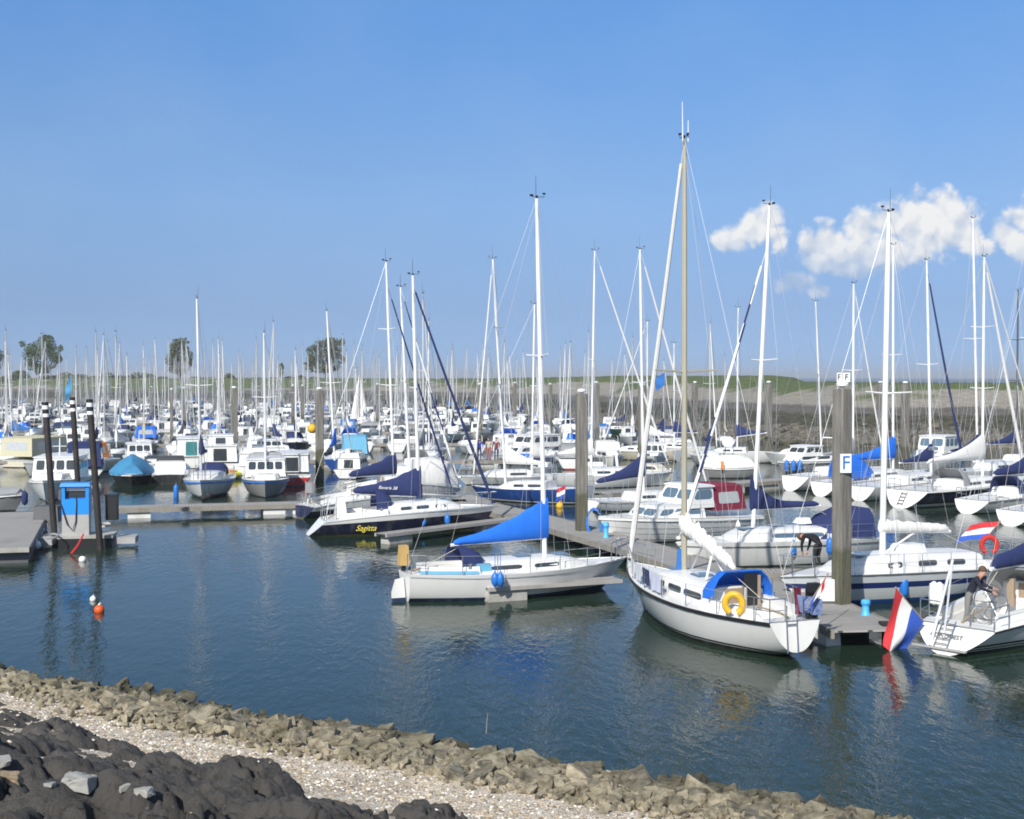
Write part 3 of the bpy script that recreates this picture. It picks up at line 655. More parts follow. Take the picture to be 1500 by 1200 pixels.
# ================================================================== BOAT BUILDERS  (local x forward, y to port, z up from the waterline)
class Hull:
    def __init__(s, L, B, fs=.9, fm=.95, fb=1.2, ws=.6, tm=.42, so=.15, rb=.7, zb0=.05, p=2.2, es=.45, em=.30, eb=.75, kb=-.35, bw=.012):
        s.__dict__.update(L=L, B=B, fs=fs, fm=fm, fb=fb, ws=ws, tm=tm, so=so, rb=rb, zb0=zb0, p=p, es=es, em=em, eb=eb, kb=kb, bw=bw)
        s.c = (fm - fs * .36 - fb * .16) / .48
    def b(s, t):
        if t < s.tm: f = s.ws + (1 - s.ws) * math.sin(t / s.tm * math.pi / 2)
        else: f = 1 - ((t - s.tm) / (1 - s.tm)) ** s.p
        return s.B / 2 * max(f, s.bw)
    def zs(s, t): return s.fs * (1 - t) ** 2 + 2 * s.c * t * (1 - t) + s.fb * t * t
    def zb(s, t):
        if t < .4: return s.kb + (s.zb0 - s.kb) * ((.4 - t) / .4) ** 1.7
        if t > .86: return s.kb + .25 * (t - .86) / .14
        return s.kb
    def e(s, t): return s.es + (s.em - s.es) * min(1, t / .35) if t < .5 else s.em + (s.eb - s.em) * ((t - .5) / .5) ** 1.3
    def X(s, t, v=1.0):
        a, b = -s.L / 2 + s.so * (1 - v), s.L / 2 - s.rb * (1 - v)
        return a + (b - a) * t
    def pt(s, t, v, sd):
        z = s.zb(t) + (s.zs(t) - s.zb(t)) * v
        return (s.X(t, v), sd * s.b(t) * max(v, 0) ** s.e(t), z)
    T = [0, .04, .09, .15, .22, .30, .38, .46, .54, .62, .70, .78, .85, .91, .955, .985, 1]
    V = [0, .03, .08, .15, .25, .36, .48, .60, .72, .84, .93, 1]
    def hull_mb(s, bands=(), T=None, V=None):
        V = sorted(set((V or s.V) + [x for b_ in bands for x in b_[:2]])); T = T or s.T
        mb = MB(); row = [(v, -1) for v in V[::-1]] + [(v, 1) for v in V[1:]]
        def mif(i, j):
            vm = (row[j][0] + row[j + 1][0]) / 2
            for v0, v1, mi in bands:
                if v0 <= vm <= v1: return mi
            return 0
        mb.grid([[s.pt(t, v, sd) for v, sd in row] for t in T], mif=mif)
        return mb
    def transom_mb(s, V=None, out=.0):
        V = V or s.V; mb = MB(); row = [(v, -1) for v in V[::-1]] + [(v, 1) for v in V[1:]]
        r0 = [Vector(s.pt(0, v, sd)) for v, sd in row]
        mb.loft([r0, [p + Vector((-.012 - out, 0, 0)) for p in r0]], closed=True)
        return mb
    def deck_mb(s, ck=None, ckw=.5, depth=.42, camber=.05, dz=.0):
        """deck sheet with a cockpit well sunk into it; ck = (t0, t1)"""
        T = sorted(set([.001, .05, .1, .2, .3, .4, .5, .6, .7, .8, .9, .96, .995] + (list(ck) + [ck[0] - .004, ck[1] + .004] if ck else [])))
        Uu = [-.985, -.8, -ckw - .02, -ckw, 0, ckw, ckw + .02, .8, .985]
        mb = MB(); P = []
        for t in T:
            r = []
            for u in Uu:
                z = s.zs(t) - .03 + dz + camber * (1 - u * u)
                if ck and ck[0] <= t <= ck[1] and abs(u) <= ckw: z -= depth
                r.append((s.X(t), s.b(t) * u, z))
            P.append(r)
        mb.grid(P); return mb
    def strake_mb(s, v=1.0, h=.05, out=.022, t0=0.0, t1=1.0, n=22):
        mb = MB()
        for sd in (-1, 1):
            rings = []
            for k in range(n + 1):
                t = t0 + (t1 - t0) * k / n; p = Vector(s.pt(t, v, sd)); o = Vector((0, sd, 0))
                if t > .97: o = Vector((.7, sd * .7, 0))
                rings.append([p + Vector((0, 0, h * .5)) - o * .01, p + Vector((0, 0, h * .5)) + o * out, p - Vector((0, 0, h * .5)) + o * out, p - Vector((0, 0, h * .5)) - o * .01])
            mb.loft(rings)
        return mb
def cabin_stations(h, t0, t1, wf, hgt, nose=.30, n=9, wmax=.62, aft=0.0, rise=0.0):
    out = []
    for k in range(n + 1):
        f = k / n; t = t0 + (t1 - t0) * f
        w = min(h.b(t) * wf, h.B / 2 * wmax)
        if f > .8: w *= 1 - .30 * ((f - .8) / .2) ** 2
        hh = hgt * (1 + rise * (1 - f))
        if f > 1 - nose: q = (f - 1 + nose) / nose; hh *= 1 - .86 * q ** 1.4
        if aft and f < aft: hh *= .35 + .65 * f / aft
        out.append((h.X(t), w, h.zs(t) - .02, hh))
    return out
def cabin_mb(st):
    mb = MB(); rings = []
    for x, w, z, hh in st:
        half = [(w, z - .06), (w * .985, z + hh * .45), (w * .95, z + hh * .80), (w * .84, z + hh * .96), (w * .5, z + hh * 1.06)]
        rings.append([(x, y, zz) for y, zz in half] + [(x, 0, z + hh * 1.09)] + [(x, -y, zz) for y, zz in half[::-1]])
    mb.loft(rings); return mb
def cabin_quad(st, f0, f1, sd):
    """side face of the cabin between fractions f0 (aft) and f1 (fwd)"""
    def at(f, q):
        k = min(len(st) - 2, int(f * (len(st) - 1))); r = f * (len(st) - 1) - k
        x, w, z, hh = [a + (b - a) * r for a, b in zip(st[k], st[k + 1])]
        return (x, sd * w * (1.0 - .045 * q), z + hh * .82 * q)
    a, b = (f0, f1) if sd < 0 else (f1, f0)
    return [at(a, 0), at(b, 0), at(b, 1), at(a, 1)]
def block(mb, x0, x1, w0, w1, z0, h, fs=.1, as_=.05, side=.06, mi=0, crown=.04):
    """superstructure block from x0 (aft) to x1 (fwd); returns its four wall quads"""
    bl = [(x0, -w0, z0), (x1, -w1, z0), (x1, w1, z0), (x0, w0, z0)]
    tp = [(x0 + as_, -w0 + side, z0 + h), (x1 - fs, -w1 + side, z0 + h), (x1 - fs, w1 - side, z0 + h), (x0 + as_, w0 - side, z0 + h)]
    mb.loft([bl, tp], mi)
    return dict(stb=[bl[0], bl[1], tp[1], tp[0]], fwd=[bl[1], bl[2], tp[2], tp[1]], port=[bl[2], bl[3], tp[3], tp[2]], aft=[bl[3], bl[0], tp[0], tp[3]], top=tp)
def roof_slab(mb, q, over=.08, th=.06, mi=0, crown=.05):
    t = [Vector(p) for p in q['top']]; c = sum(t, Vector()) / 4
    o = [c + (p - c) * (1 + over / max(.3, (p - c).length)) for p in t]
    u = Vector((0, 0, th)); i_ = [c + (p - c) * .8 + u + Vector((0, 0, crown)) for p in o]
    mb.loft([[p + Vector((0, 0, .003)) for p in o], [p + u for p in o], i_], mi)
def sprayhood(par, x0, x1, w, z0, h, m, win=True, name='sprayhood', side_open=False):
    """x0 = open after edge, x1 = forward foot"""
    mb = MB(); n = 10; P = []
    ks = [(x1, .10, .90), (x1 - (x1 - x0) * .30, .72, .97), (x1 - (x1 - x0) * .62, .97, 1.0), (x0, 1.0, 1.0)]
    def arc(x, hh, ww, off=0):
        return [(x, (ww * w + off) * math.cos(math.pi * k / n) * (1 if abs(math.cos(math.pi * k / n)) < .8 else 1.0), z0 + (h * hh + off) * min(1, math.sin(math.pi * k / n) * 1.25) ** .8) for k in range(n + 1)]
    out = [arc(*k) for k in ks]; inn = [arc(x, hh, ww, -.02) for x, hh, ww in ks]
    mb.grid(out); mb.grid(inn)
    e = len(ks) - 1; mb.grid([out[e], inn[e]]); mb.grid([out[0], inn[0]])
    o = mb.build(name, m, par)
    if win:
        for a, b in ((1, 3), (4, 6), (7, 9)):
            wm = MB()
            f = lambda k, q: Vector(out[0][k]).lerp(Vector(out[1][k]), q)
            wm.panel([f(b, .12), f(a, .12), f(a, .92), f(b, .92)], .12, .88, .1, .9, .014, back=.005)
            wm.build('window', M['clear'], o)
    return o
def sailcover(par, x0, x1, z0, z1, m, hm=.95, he=.20, w=.15, name='sail_cover', n=14, pw=2.4, lump=0.0, seed=1, ties=False):
    """x0,z0 at the mast, x1,z1 at the boom end"""
    r = random.Random(seed); mb = MB(); rings = []
    for k in range(n + 1):
        s = k / n; x = x0 + (x1 - x0) * s; z = z0 + (z1 - z0) * s
        top = hm * (1 - s) ** pw + he * (1 - .35 * s); ww = w * (1 - .35 * s) * (1.1 if s < .12 else 1) * (.7 if k == 0 else 1)
        if s == 1: top *= .6; ww *= .6
        jt = lambda a: 1 + lump * r.uniform(-1, 1)
        prof = [(0, -.06), (.75, .02), (1, .28), (.85, .58), (.45, .86), (.12, 1.0), (-.12, 1.0), (-.45, .86), (-.85, .58), (-1, .28), (-.75, .02)]
        rings.append([(x, yy * ww * jt(0) + lump * .3 * math.sin(k * 2.1) * ww, z + (q * top if q > 0 else -.06) * (jt(0) if q > .2 else 1)) for yy, q in prof])
    mb.loft(rings); o = mb.build(name, m, par, ang=60)
    if ties:
        for k in range(2, n, 3):
            c = Vector((rings[k][0][0], 0, sum(q[2] for q in rings[k]) / len(rings[k])))
            lp = [c + (Vector(q) - c) * 1.02 for q in rings[k]]; tb = MB(); tb.tube(lp + [lp[0]], .009, 4); tb.build('cover_tie', m, o)
    return o
def mast_set(par, base, top, m, r=.075, spr=(.52,), sl=.75, head=True, radar=None, lod=0):
    base, top = Vector(base), Vector(top)
    mb = MB(); mb.tube([base, base.lerp(top, .8), top], [r, r * .92, r * .62], 8 if not lod else 6)
    mo = mb.build('mast', m, par)
    for f in spr:
        c = base.lerp(top, f); s_ = MB()
        s_.tube([c + Vector((-.12, -sl, .05)), c, c + Vector((-.12, sl, .05))], [.022, .034, .022] if not lod else [.02, .03, .02], 5)
        s_.build('spreader', m, mo)
    if head:
        t = MB()
        t.tube([top, top + Vector((.02, 0, .10))], .03, 5); t.tube([top + Vector((-.18, 0, .06)), top + Vector((.26, 0, .06))], .010, 5)
        t.tube([top + Vector((.26, 0, .05)), top + Vector((.26, 0, .15))], .008, 4); t.box(top + Vector((.26, 0, .17)), (.09, .05, .05)); t.box(top + Vector((-.18, 0, .10)), (.12, .015, .07))
        t.tube([top + Vector((0, .06, 0)), top + Vector((0, .07, .75))], [.012, .006], 4)
        t.build('masthead_gear', M['black'] if not lod else M['dgrey'], mo)
    if radar:
        rd = MB(); c = base.lerp(top, radar) + Vector((.22, 0, 0)); rd.lathe([(.02, -.1), (.24, -.08), (.25, .04), (.16, .12), (.02, .14)], 10, c=c); rd.box(c + Vector((-.14, 0, -.1)), (.25, .06, .05)); rd.build('radar_dome', M['white'], mo)
    return mo
def rigging(par, h, base, top, spr=.52, sl=.75, r=.006, jib=True, back=True, frac=1.0, lower=True):
    base, top = Vector(base), Vector(top); mb = MB(); jt = base.lerp(top, frac)
    tm = (base.x + h.L / 2) / h.L
    if not jib: mb.wire((h.X(.985), 0, h.zs(1) + .04), jt, r)
    if back: mb.wire((h.X(.01), 0, h.zs(0) + .04), top, r)
    sp = base.lerp(top, spr)
    for sd in (-1, 1):
        ch = (h.X(max(.05, tm - .02)), sd * h.b(tm) * .93, h.zs(tm)); st = sp + Vector((-.12, sd * sl, .05))
        mb.tube([ch, st, jt], r, 4)
        if lower: mb.wire((h.X(min(.9, tm + .06)), sd * h.b(tm) * .88, h.zs(tm)), sp - Vector((0, 0, .1)), r); mb.wire((h.X(tm - .08), sd * h.b(tm) * .9, h.zs(tm)), sp - Vector((0, 0, .1)), r)
    return mb.build('rigging', M['wire'], par, smooth=False)
def furled_jib(par, a, b, m, r=.055, strip=None, n=14, lo=.04, hi=.93):
    a, b = Vector(a), Vector(b); mb = MB(); pts = [a.lerp(b, lo + (hi - lo) * k / n) - Vector((0, 0, .12 * math.sin(math.pi * k / n))) for k in range(n + 1)]
    rad = [r * (.55 if k == 0 else 1.12 - .55 * k / n) for k in range(n + 1)]
    mb.tube(pts, rad, 7)
    if strip is not None:
        for k in range(len(mb.f) - 2): mb.mi[k] = 1 if ((k // 7 + k % 7) % 7) in strip else 0
    mb.tube([a, pts[0]], .012, 5); mb.tube([pts[-1], b], .010, 5); mb.lathe([(.02, 0), (.09, .01), (.09, .10), (.02, .12)], 9, c=a)
    return mb.build('furled_jib', m if isinstance(m, list) else [m], par)
def rails(par, h, t0=.06, t1=.90, n=5, hgt=.58, pul=True, push=True, m=None, bow=None):
    m = m or M['steel']
    def ed(t, sd, z=0.0): return Vector((h.X(t), sd * h.b(t) * .93, h.zs(t) + z))
    for sd in (-1, 1):
        w = MB(); pts = [ed(t0 + (t1 - t0) * k / (n + 1), sd, hgt) for k in range(n + 2)]
        w.tube(pts, .0055, 4); w.tube([p - Vector((0, 0, hgt * .46)) for p in pts], .0045, 4)
        lo = w.build('lifeline', M['wire'], par, smooth=False)
        for p in pts[1:-1]:
            s_ = MB(); s_.tube([p - Vector((0, 0, hgt)), p], [.016, .012], 5); s_.build('stanchion', m, lo)
    if pul:
        p = MB(); q = [ed(t1, -1, hgt), ed(.965, -1, hgt + .04), Vector((h.X(1.0) + .05, 0, h.zs(1) + hgt + .06)), ed(.965, 1, hgt + .04), ed(t1, 1, hgt)]
        p.tube(q, .016, 6)
        for a in (0, 4): p.tube([q[a], q[a] - Vector((0, 0, hgt))], .016, 5)
        for a in (1, 3): p.tube([q[a], q[a] - Vector((.02, 0, hgt))], .016, 5)
        p.tube([q[0] - Vector((0, 0, .28)), q[1] - Vector((0, 0, .3)), q[3] - Vector((0, 0, .3)), q[4] - Vector((0, 0, .28))], .011, 5)
        p.build('pulpit', m, par)
    if push:
        p = MB(); q = [ed(t0, -1, hgt), ed(.005, -1, hgt), ed(.005, 1, hgt), ed(t0, 1, hgt)]
        for sd in (0, 1):
            qq = q[:2] if sd == 0 else q[2:]
            y = -1 if sd == 0 else 1
            inner = Vector((h.X(0.004), y * h.b(0) * .35, h.zs(0) + hgt))
            line = [qq[0], qq[1], inner] if sd == 0 else [qq[1], qq[0], inner]
            p.tube(line, .016, 6); p.tube([a - Vector((0, 0, .29)) for a in line], .011, 5)
            for a in line: p.tube([a, a - Vector((0, 0, hgt))], .015, 5)
        p.tube([ed(.005, -1, .015), ed(.005, 1, .015)], .012, 5)
        p.build('pushpit', m, par)
def gear(par, h, ck, z=0.0, wheel=False):
    """winches, hatches and handrails on deck"""
    for sd in (-1, 1):
        w = MB(); t = ck[1] - .03; w.lathe([(.07, 0), (.055, .06), (.06, .14), (.02, .15)], 9, c=(h.X(t), sd * h.b(t) * .70, h.zs(t) + .18)); w.build('winch', M['steel'], par)
def yacht(label, cat, hull, HM, loc, rz, cover=None, jib=None, hood=None, mast_t=.58, mast_top=(0, 0, 12), mastm='alu', boomz=1.9, boomL=3.0, boomdrop=0.0,
          ck=(.06, .30), cab=(.31, .74), cabh=.42, win=((.08, .34), (.42, .62)), bands=(), strake=None, deckm='gel', rail=5, coverkw=None, jibkw=None, spr=(.52,), sl=.75,
          lod=0, group=None, mr=.075, frac=1.0, trm=None, radar=None, hoodw=.66, hoodh=.62, hoodlen=.95, wirer=.006, name='sailing_yacht', back=True, glass='glass', coaming=True, cabwf=.70, boom=True, hoodwin=True):
    t_ = thing(name, label, cat, loc, rz, group); h = hull; t_['_'] = 0; del t_['_']
    HM = HM if isinstance(HM, list) else [HM]
    kw = dict(T=h.T[::2] + ([] if h.T[-1] in h.T[::2] else [1]), V=[0, .08, .25, .48, .72, .9, 1]) if lod else {}
    h.hull_mb(bands, **kw).build('hull', HM, t_, ang=50)
    h.transom_mb(kw.get('V')).build('transom', trm or M['gel'], t_)
    h.deck_mb(ck if not lod else None).build('deck', M[deckm], t_, smooth=not lod)
    if strake: h.strake_mb(*strake[1:]).build('rubbing_strake', M[strake[0]], t_)
    elif not lod: h.strake_mb(1.0, .05, .012).build('toe_rail', M['alu'], t_)
    st = cabin_stations(h, cab[0], cab[1], cabwf, cabh, n=9 if not lod else 5)
    co = cabin_mb(st).build('cabin', M['gel'], t_, ang=30)
    for f0, f1 in win:
        for sd in (-1, 1):
            w = MB(); w.panel(cabin_quad(st, f0, f1, sd), 0, 1, .34, .80, .012); w.build('window', M[glass], co)
    if not lod:
        for f in (.52, .80):
            k = int(f * 9); x, w_, z, hh = st[k]; hb = MB(); hb.box((x, 0, z + hh * 1.09 + .02), (.5, .5, .06), tx=.92, ty=.92); hb.build('hatch', M['bglass'], co)
        dr = MB(); x, w_, z, hh = st[0]; dr.box((x - .012, 0, z + hh * .42), (.03, .62, hh * 1.1)); dr.build('companionway', M['teak'], co)
        if coaming:
            cm = MB()
            for sd in (-1, 1):
                cm.loft([[(h.X(t), sd * h.b(t) * a, h.zs(t) - .02 + zz) for a, zz in ((.56, 0), (.58, .24), (.70, .24), (.78, .0))] for t in np.linspace(ck[0], ck[1] + .01, 6)])
            cm.build('cockpit_coaming', M['gel'], t_)
            gear(t_, h, ck)
            tl = MB(); tl.tube([(h.X(.03), 0, h.zs(.03) + .05), (h.X(.07), 0, h.zs(.1) + .12), (h.X(ck[1] * .55), .12, h.zs(.2) + .16)], [.03, .028, .018], 6); tl.build('tiller', M['teak'], t_)
    if mast_top is not None:
        mx = h.X(mast_t); f = (mast_t - cab[0]) / (cab[1] - cab[0])
        zb_ = h.zs(mast_t) + (cabh * .95 if 0 < f < .75 else .05)
        base = (mx, 0, zb_); top = Vector(mast_top)
        mast_set(t_, base, top, M[mastm], mr, spr, sl, True, radar, lod)
        if boom:
            bm = MB(); bm.tube([(mx - .08, 0, boomz), (mx - boomL, 0, boomz - boomdrop)], .055, 7); bm.build('boom', M[mastm] if mastm != 'dkmast' else M['alu'], t_)
            if not lod:
                tp = MB(); tp.wire((mx - boomL, 0, boomz - boomdrop), Vector(base).lerp(top, .98), .004); tp.wire((mx - boomL * .9, 0, boomz - boomdrop - .05), (h.X(max(.03, ck[0])), 0, h.zs(.1) + .05), .010); tp.build('mainsheet', M['rope'], t_)
        if cover: sailcover(t_, mx + .10, mx - boomL * .97, boomz + .02, boomz - boomdrop + .02, M[cover], ties=not lod, **(coverkw or {}))
        rigging(t_, h, base, top, spr[0], sl, wirer, jib=bool(jib), frac=frac, back=back)
        if jib:
            jm = [M[q] for q in jib] if isinstance(jib, tuple) else [M[jib]]
            furled_jib(t_, (h.X(.985), 0, h.zs(1) + .10), Vector(base).lerp(top, frac), jm, **(jibkw or {}))
    if hood:
        x, w_, z, hh = st[0]; xx = st[1][0] if lod else st[0][0] + .45
        sprayhood(t_, xx - hoodlen, xx, min(w_ * 1.02, h.B / 2 * hoodw), z + hh * .35, hh * .65 + hoodh, M[hood], win=hoodwin and not lod)
    if rail: rails(t_, h, n=rail)
    return t_

def cruiser(label, cat, hull, HM, loc, rz, style, canopy=None, lod=0, group=None, glass='glass', name='motor_cruiser', deckm='gel', strake=('gel', .92, .07, .03), railh=.55, canwin=True, mast=0, housem='gel', roofm=None):
    """style: list of blocks (kind, x0, x1 as fractions of L from the stern, width fraction, base z above deck, height, front slope, windows side, windows front)"""
    t_ = thing(name, label, cat, loc, rz, group); h = hull
    kw = dict(T=h.T[::2] + ([] if h.T[-1] in h.T[::2] else [1]), V=[0, .08, .25, .48, .72, .9, 1]) if lod else {}
    h.hull_mb(**kw).build('hull', HM, t_, ang=50)
    h.transom_mb(kw.get('V')).build('transom', HM, t_)
    h.deck_mb(None).build('deck', M[deckm], t_)
    if strake: h.strake_mb(strake[1], strake[2], strake[3], n=22 if not lod else 9).build('rubbing_strake', M[strake[0]], t_)
    zd = h.zs(.4)
    for (kind, f0, f1, wf, zb, hh, fsl, ns, nf) in style:
        x0, x1 = h.X(f0), h.X(f1); w0 = min(h.b(f0) * wf, h.B / 2 * wf); w1 = min(h.b(f1) * wf, h.B / 2 * wf)
        mb = MB()
        if kind in ('house', 'trunk'):
            q = block(mb, x0, x1, w0, w1, zd + zb - .05, hh + .05, fsl, .04 if kind == 'house' else .1, .07)
            if kind == 'house': roof_slab(mb, q, .10, .06)
            else: roof_slab(mb, q, .01, .02)
            o = mb.build('wheelhouse' if kind == 'house' else 'cabin_trunk', M[housem], t_, ang=25)
            v0, v1 = (.42, .88) if kind == 'house' else (.35, .80)
            for sd in ('stb', 'port'):
                for k in range(ns):
                    a = .06 + .88 * k / ns + .025; b = .06 + .88 * (k + 1) / ns - .025
                    w = MB(); w.panel(q[sd], a, b, v0, v1, .012); w.build('window', M[glass], o)
            for k in range(nf):
                a = .05 + .90 * k / nf + .02; b = .05 + .90 * (k + 1) / nf - .02
                w = MB(); w.panel(q['fwd'], a, b, v0, v1, .012); w.build('window', M[glass], o)
            if kind == 'house' and not canopy:
                w = MB(); w.panel(q['aft'], .30, .70, .05, .85, .012, cut=.04); w.build('door', M[glass], o)
        elif kind == 'canopy':
            q = block(mb, x0, x1, w0, w1, zd + zb, hh, fsl, .18, .12); roof_slab(mb, q, -.02, .05, crown=.10)
            o = mb.build('canopy', M[canopy], t_, ang=35)
            if canwin:
                for sd in ('stb', 'port'):
                    w = MB(); w.panel(q[sd], .18, .82, .30, .80, .012, cut=.1); w.build('window', M['clear'], o)
                w = MB(); w.panel(q['aft'], .15, .85, .35, .82, .012, cut=.1); w.build('window', M['clear'], o)
        elif kind == 'tent':
            rings = []
            for k in range(7):
                f = f0 + (f1 - f0) * k / 6; w = h.b(f) * wf; top = hh * (1 - .5 * abs(k / 6 - .45) ** 1.5)
                if k in (0, 6): top *= .75
                z = h.zs(f) + zb
                rings.append([(h.X(f), w, z - .10), (h.X(f), w * 1.01, z + .05), (h.X(f), w * .55, z + top * .6), (h.X(f), .04, z + top), (h.X(f), -.04, z + top), (h.X(f), -w * .55, z + top * .6), (h.X(f), -w * 1.01, z + .05), (h.X(f), -w, z - .10)])
            mb.loft(rings); mb.build('cover_tent', M[canopy], t_, ang=50)
        elif kind == 'screen':
            q = block(mb, x1 - .35, x1, w1, w1 * .8, zd + zb, hh, fsl, -fsl * .9, .10); o = mb.build('windscreen', M[glass], t_)
        elif kind == 'arch':
            c = h.X((f0 + f1) / 2); mb.loft([[(c + dx - .25 * zz, sy * w0, zd + zb + hh * zz) for dx, sy in ((-.12, s_ - .0), (.12, s_), (.12, s_ * .96), (-.12, s_ * .96))] for s_, zz in ((1, 0), (.97, .8), (.85, 1), (-.85, 1), (-.97, .8), (-1, 0))])
            mb.build('radar_arch', M['gel'], t_)
        elif kind == 'fly':
            q = block(mb, x0, x1, w0, w1, zd + zb, hh, fsl, .02, .05); o = mb.build('flybridge', M['gel'], t_, ang=25)
            w = MB(); w.panel(q['fwd'], .08, .92, .98, 1.55, .015); w.build('windscreen', M['bglass'], o)
            s_ = MB(); s_.box((x0 + (x1 - x0) * .35, .35, zd + zb + hh + .18), (.4, .45, .5)); s_.build('helm_seat', M['gel'], o)
        elif kind == 'hardtop':
            mb.box(((x0 + x1) / 2, 0, zd + zb + hh), (x1 - x0, 2 * w0, .09), tx=.93, ty=.9)
            for sx in (x0 + .1, x1 - .1):
                for sy in (-w0 * .9, w0 * .9): mb.tube([(sx, sy, zd + zb), (sx, sy, zd + zb + hh)], .025, 5)
            mb.build('hardtop', M['gel'], t_)
    if mast:
        mb = MB(); x = h.X(.45); z0 = zd + max(s_[4] + s_[5] for s_ in style) - .1
        mb.tube([(x, 0, z0), (x - .1, 0, z0 + mast)], [.05, .03], 6); mb.tube([(x, -.4, z0 + mast * .6), (x, .4, z0 + mast * .6)], .02, 5); mb.build('signal_mast', M['wmast'], t_)
    if railh and not lod:
        rails(t_, h, t0=.35, t1=.90, n=4, hgt=railh, push=False)
    return t_
def place(S, Bw):
    """stern and bow sheer points, each (px, py, distance) -> centre, heading, length, sheer heights"""
    a, b = PD(*S), PD(*Bw); v = b - a; L = math.hypot(v.x, v.y)
    return Vector(((a.x + b.x) / 2, (a.y + b.y) / 2, 0)), math.atan2(v.y, v.x), L, a.z, b.z
def local(loc, rz, p):
    d = Vector(p) - loc; c, s = math.cos(rz), math.sin(rz)
    return Vector((d.x * c + d.y * s, -d.x * s + d.y * c, d.z))
def world(loc, rz, p):
    c, s = math.cos(rz), math.sin(rz); return Vector((loc.x + p[0] * c - p[1] * s, loc.y + p[0] * s + p[1] * c, loc.z + p[2]))
def mast_fit(S, Bw, px, ptop):
    """fraction along the boat where the mast foot shows at px, and its head in local coordinates for the pixel ptop"""
    loc, rz, L, zs, zb = place(S, Bw); a, b = PD(*S), PD(*Bw); k = (px - 750) / FPX
    t = (k * a.y - a.x) / ((b.x - a.x) - k * (b.y - a.y)); d = a.y + (b.y - a.y) * t
    return t, local(loc, rz, PD(ptop[0], ptop[1], d))
# ================================================================== PONTOONS, PILES AND THE FUEL PUMP
def slab_along(mb, P, w, z0, z1, mi=0):
    P = [Vector((p[0], p[1], 0)) for p in P]; L, Rr = [], []
    for i, p in enumerate(P):
        a = P[max(0, i - 1)]; b = P[min(len(P) - 1, i + 1)]; t = (b - a).normalized(); n = Vector((-t.y, t.x, 0))
        L.append(p + n * w / 2); Rr.append(p - n * w / 2)
    rings = [[(l.x, l.y, z0), (r.x, r.y, z0), (r.x, r.y, z1), (l.x, l.y, z1)] for l, r in zip(L, Rr)]
    return mb.loft(rings, mi)
def plank_mat():
    m = bpy.data.materials.new('pontoon_deck_boards'); m.use_nodes = True; t = m.node_tree; g = NG(t)
    b = t.nodes['Principled BSDF']; b.inputs['Roughness'].default_value = .9
    P = g.n('ShaderNodeTexCoord').outputs['Object']
    w = g.n('ShaderNodeTexWave', wave_type='BANDS', bands_direction='X'); w.inputs['Scale'].default_value = 2.2; w.inputs['Distortion'].default_value = .15; t.links.new(P, w.inputs['Vector'])
    gap = g.sm(w.outputs['Fac'], .02, .12)
    mp = g.n('ShaderNodeMapping'); mp.inputs['Scale'].default_value = (7, .4, 1); t.links.new(P, mp.inputs[0])
    c = g.mix(g.noise(mp.outputs[0], 1.0, 5, .6), (.28, .27, .255, 1), (.44, .42, .40, 1))
    c = g.mix(g.m('MULTIPLY', g.sm(g.noise(P, .6, 5), .5, .75), .5), c, (.20, .195, .18, 1))
    c = g.mix(gap, (.06, .06, .055, 1), c); t.links.new(c, b.inputs['Base Color']); return m
DECK = plank_mat()
def pontoon(label, P, w, z=.5, floats=(), fl=1.2, fm='conc', cat='pontoon', name='pontoon', beam=.16, fw=None, bm='wood'):
    """P: centre line; floats: fractions along it"""
    a, b = Vector((*P[0], 0)), Vector((*P[-1], 0)); rz = math.atan2((b - a).y, (b - a).x)
    t = thing(name, label, cat, a, rz); loc = [local(a, rz, (*p, 0)) for p in P]
    slab_along(MB(), loc, w, z - .05, z) ; d = MB(); slab_along(d, loc, w, z - .05, z); d.build('deck', DECK, t, smooth=False)
    for s in (-1, 1):
        e = MB(); off = [Vector((p.x, p.y, 0)) for p in loc]; o2 = []
        for i, p in enumerate(off):
            q0, q1 = off[max(0, i - 1)], off[min(len(off) - 1, i + 1)]; tt = (q1 - q0).normalized(); o2.append(p + Vector((-tt.y, tt.x, 0)) * s * (w / 2 + .045))
        slab_along(e, o2, .085, z - .05 - beam, z + .012); e.build('edge_beam', M[bm], t, smooth=False)
    tot = [0]
    for p, q in zip(loc, loc[1:]): tot.append(tot[-1] + (q - p).length)
    for f in floats:
        s = f * tot[-1]; i = max(k for k in range(len(loc) - 1) if tot[k] <= s + 1e-6); u = (s - tot[i]) / (tot[i + 1] - tot[i])
        c = loc[i].lerp(loc[i + 1], u); dr = (loc[i + 1] - loc[i]).normalized(); m = MB()
        rot = Matrix(((dr.x, -dr.y, 0), (dr.y, dr.x, 0), (0, 0, 1)))
        hgt = z - .06 + .25; bw = (fw or w * .96); x = fl / 2
        pr = [(-x * .9, -.25), (-x, -.1), (-x, z - .22), (-x * .88, z - .065), (x * .88, z - .065), (x, z - .22), (x, -.1), (x * .9, -.25)]
        m.loft([[rot @ Vector((px_, -bw / 2, pz)) + Vector((c.x, c.y, 0)) for px_, pz in pr], [rot @ Vector((px_, bw / 2, pz)) + Vector((c.x, c.y, 0)) for px_, pz in pr]])
        m.build('float', M[fm], t, ang=30)
    return t
main = [(9.2, 34.9), (8.75, 38.6), (7.0, 45), (5.0, 51.8), (3.4, 56.2), (1.2, 62.5), (-1.5, 69), (-3.2, 75)]
pontoon('long grey boarded pontoon running back from beside the letter F pile', main, 1.9, .5, [.06, .14, .25, .38, .5, .62, .75, .9], 1.1, 'dgrey', fw=1.5)
m = MB(); m.box((0, 0, .12), (.42, .8, .52), ty=.8); o = m.build('buoyancy_block', M['pvc'], smooth=False); o.location = PZ(1212, 938, .1); o.rotation_euler = (0, 0, .3); tag(o, 'white buoyancy block at the corner of the near pontoon by the foreground sloop', 'float')
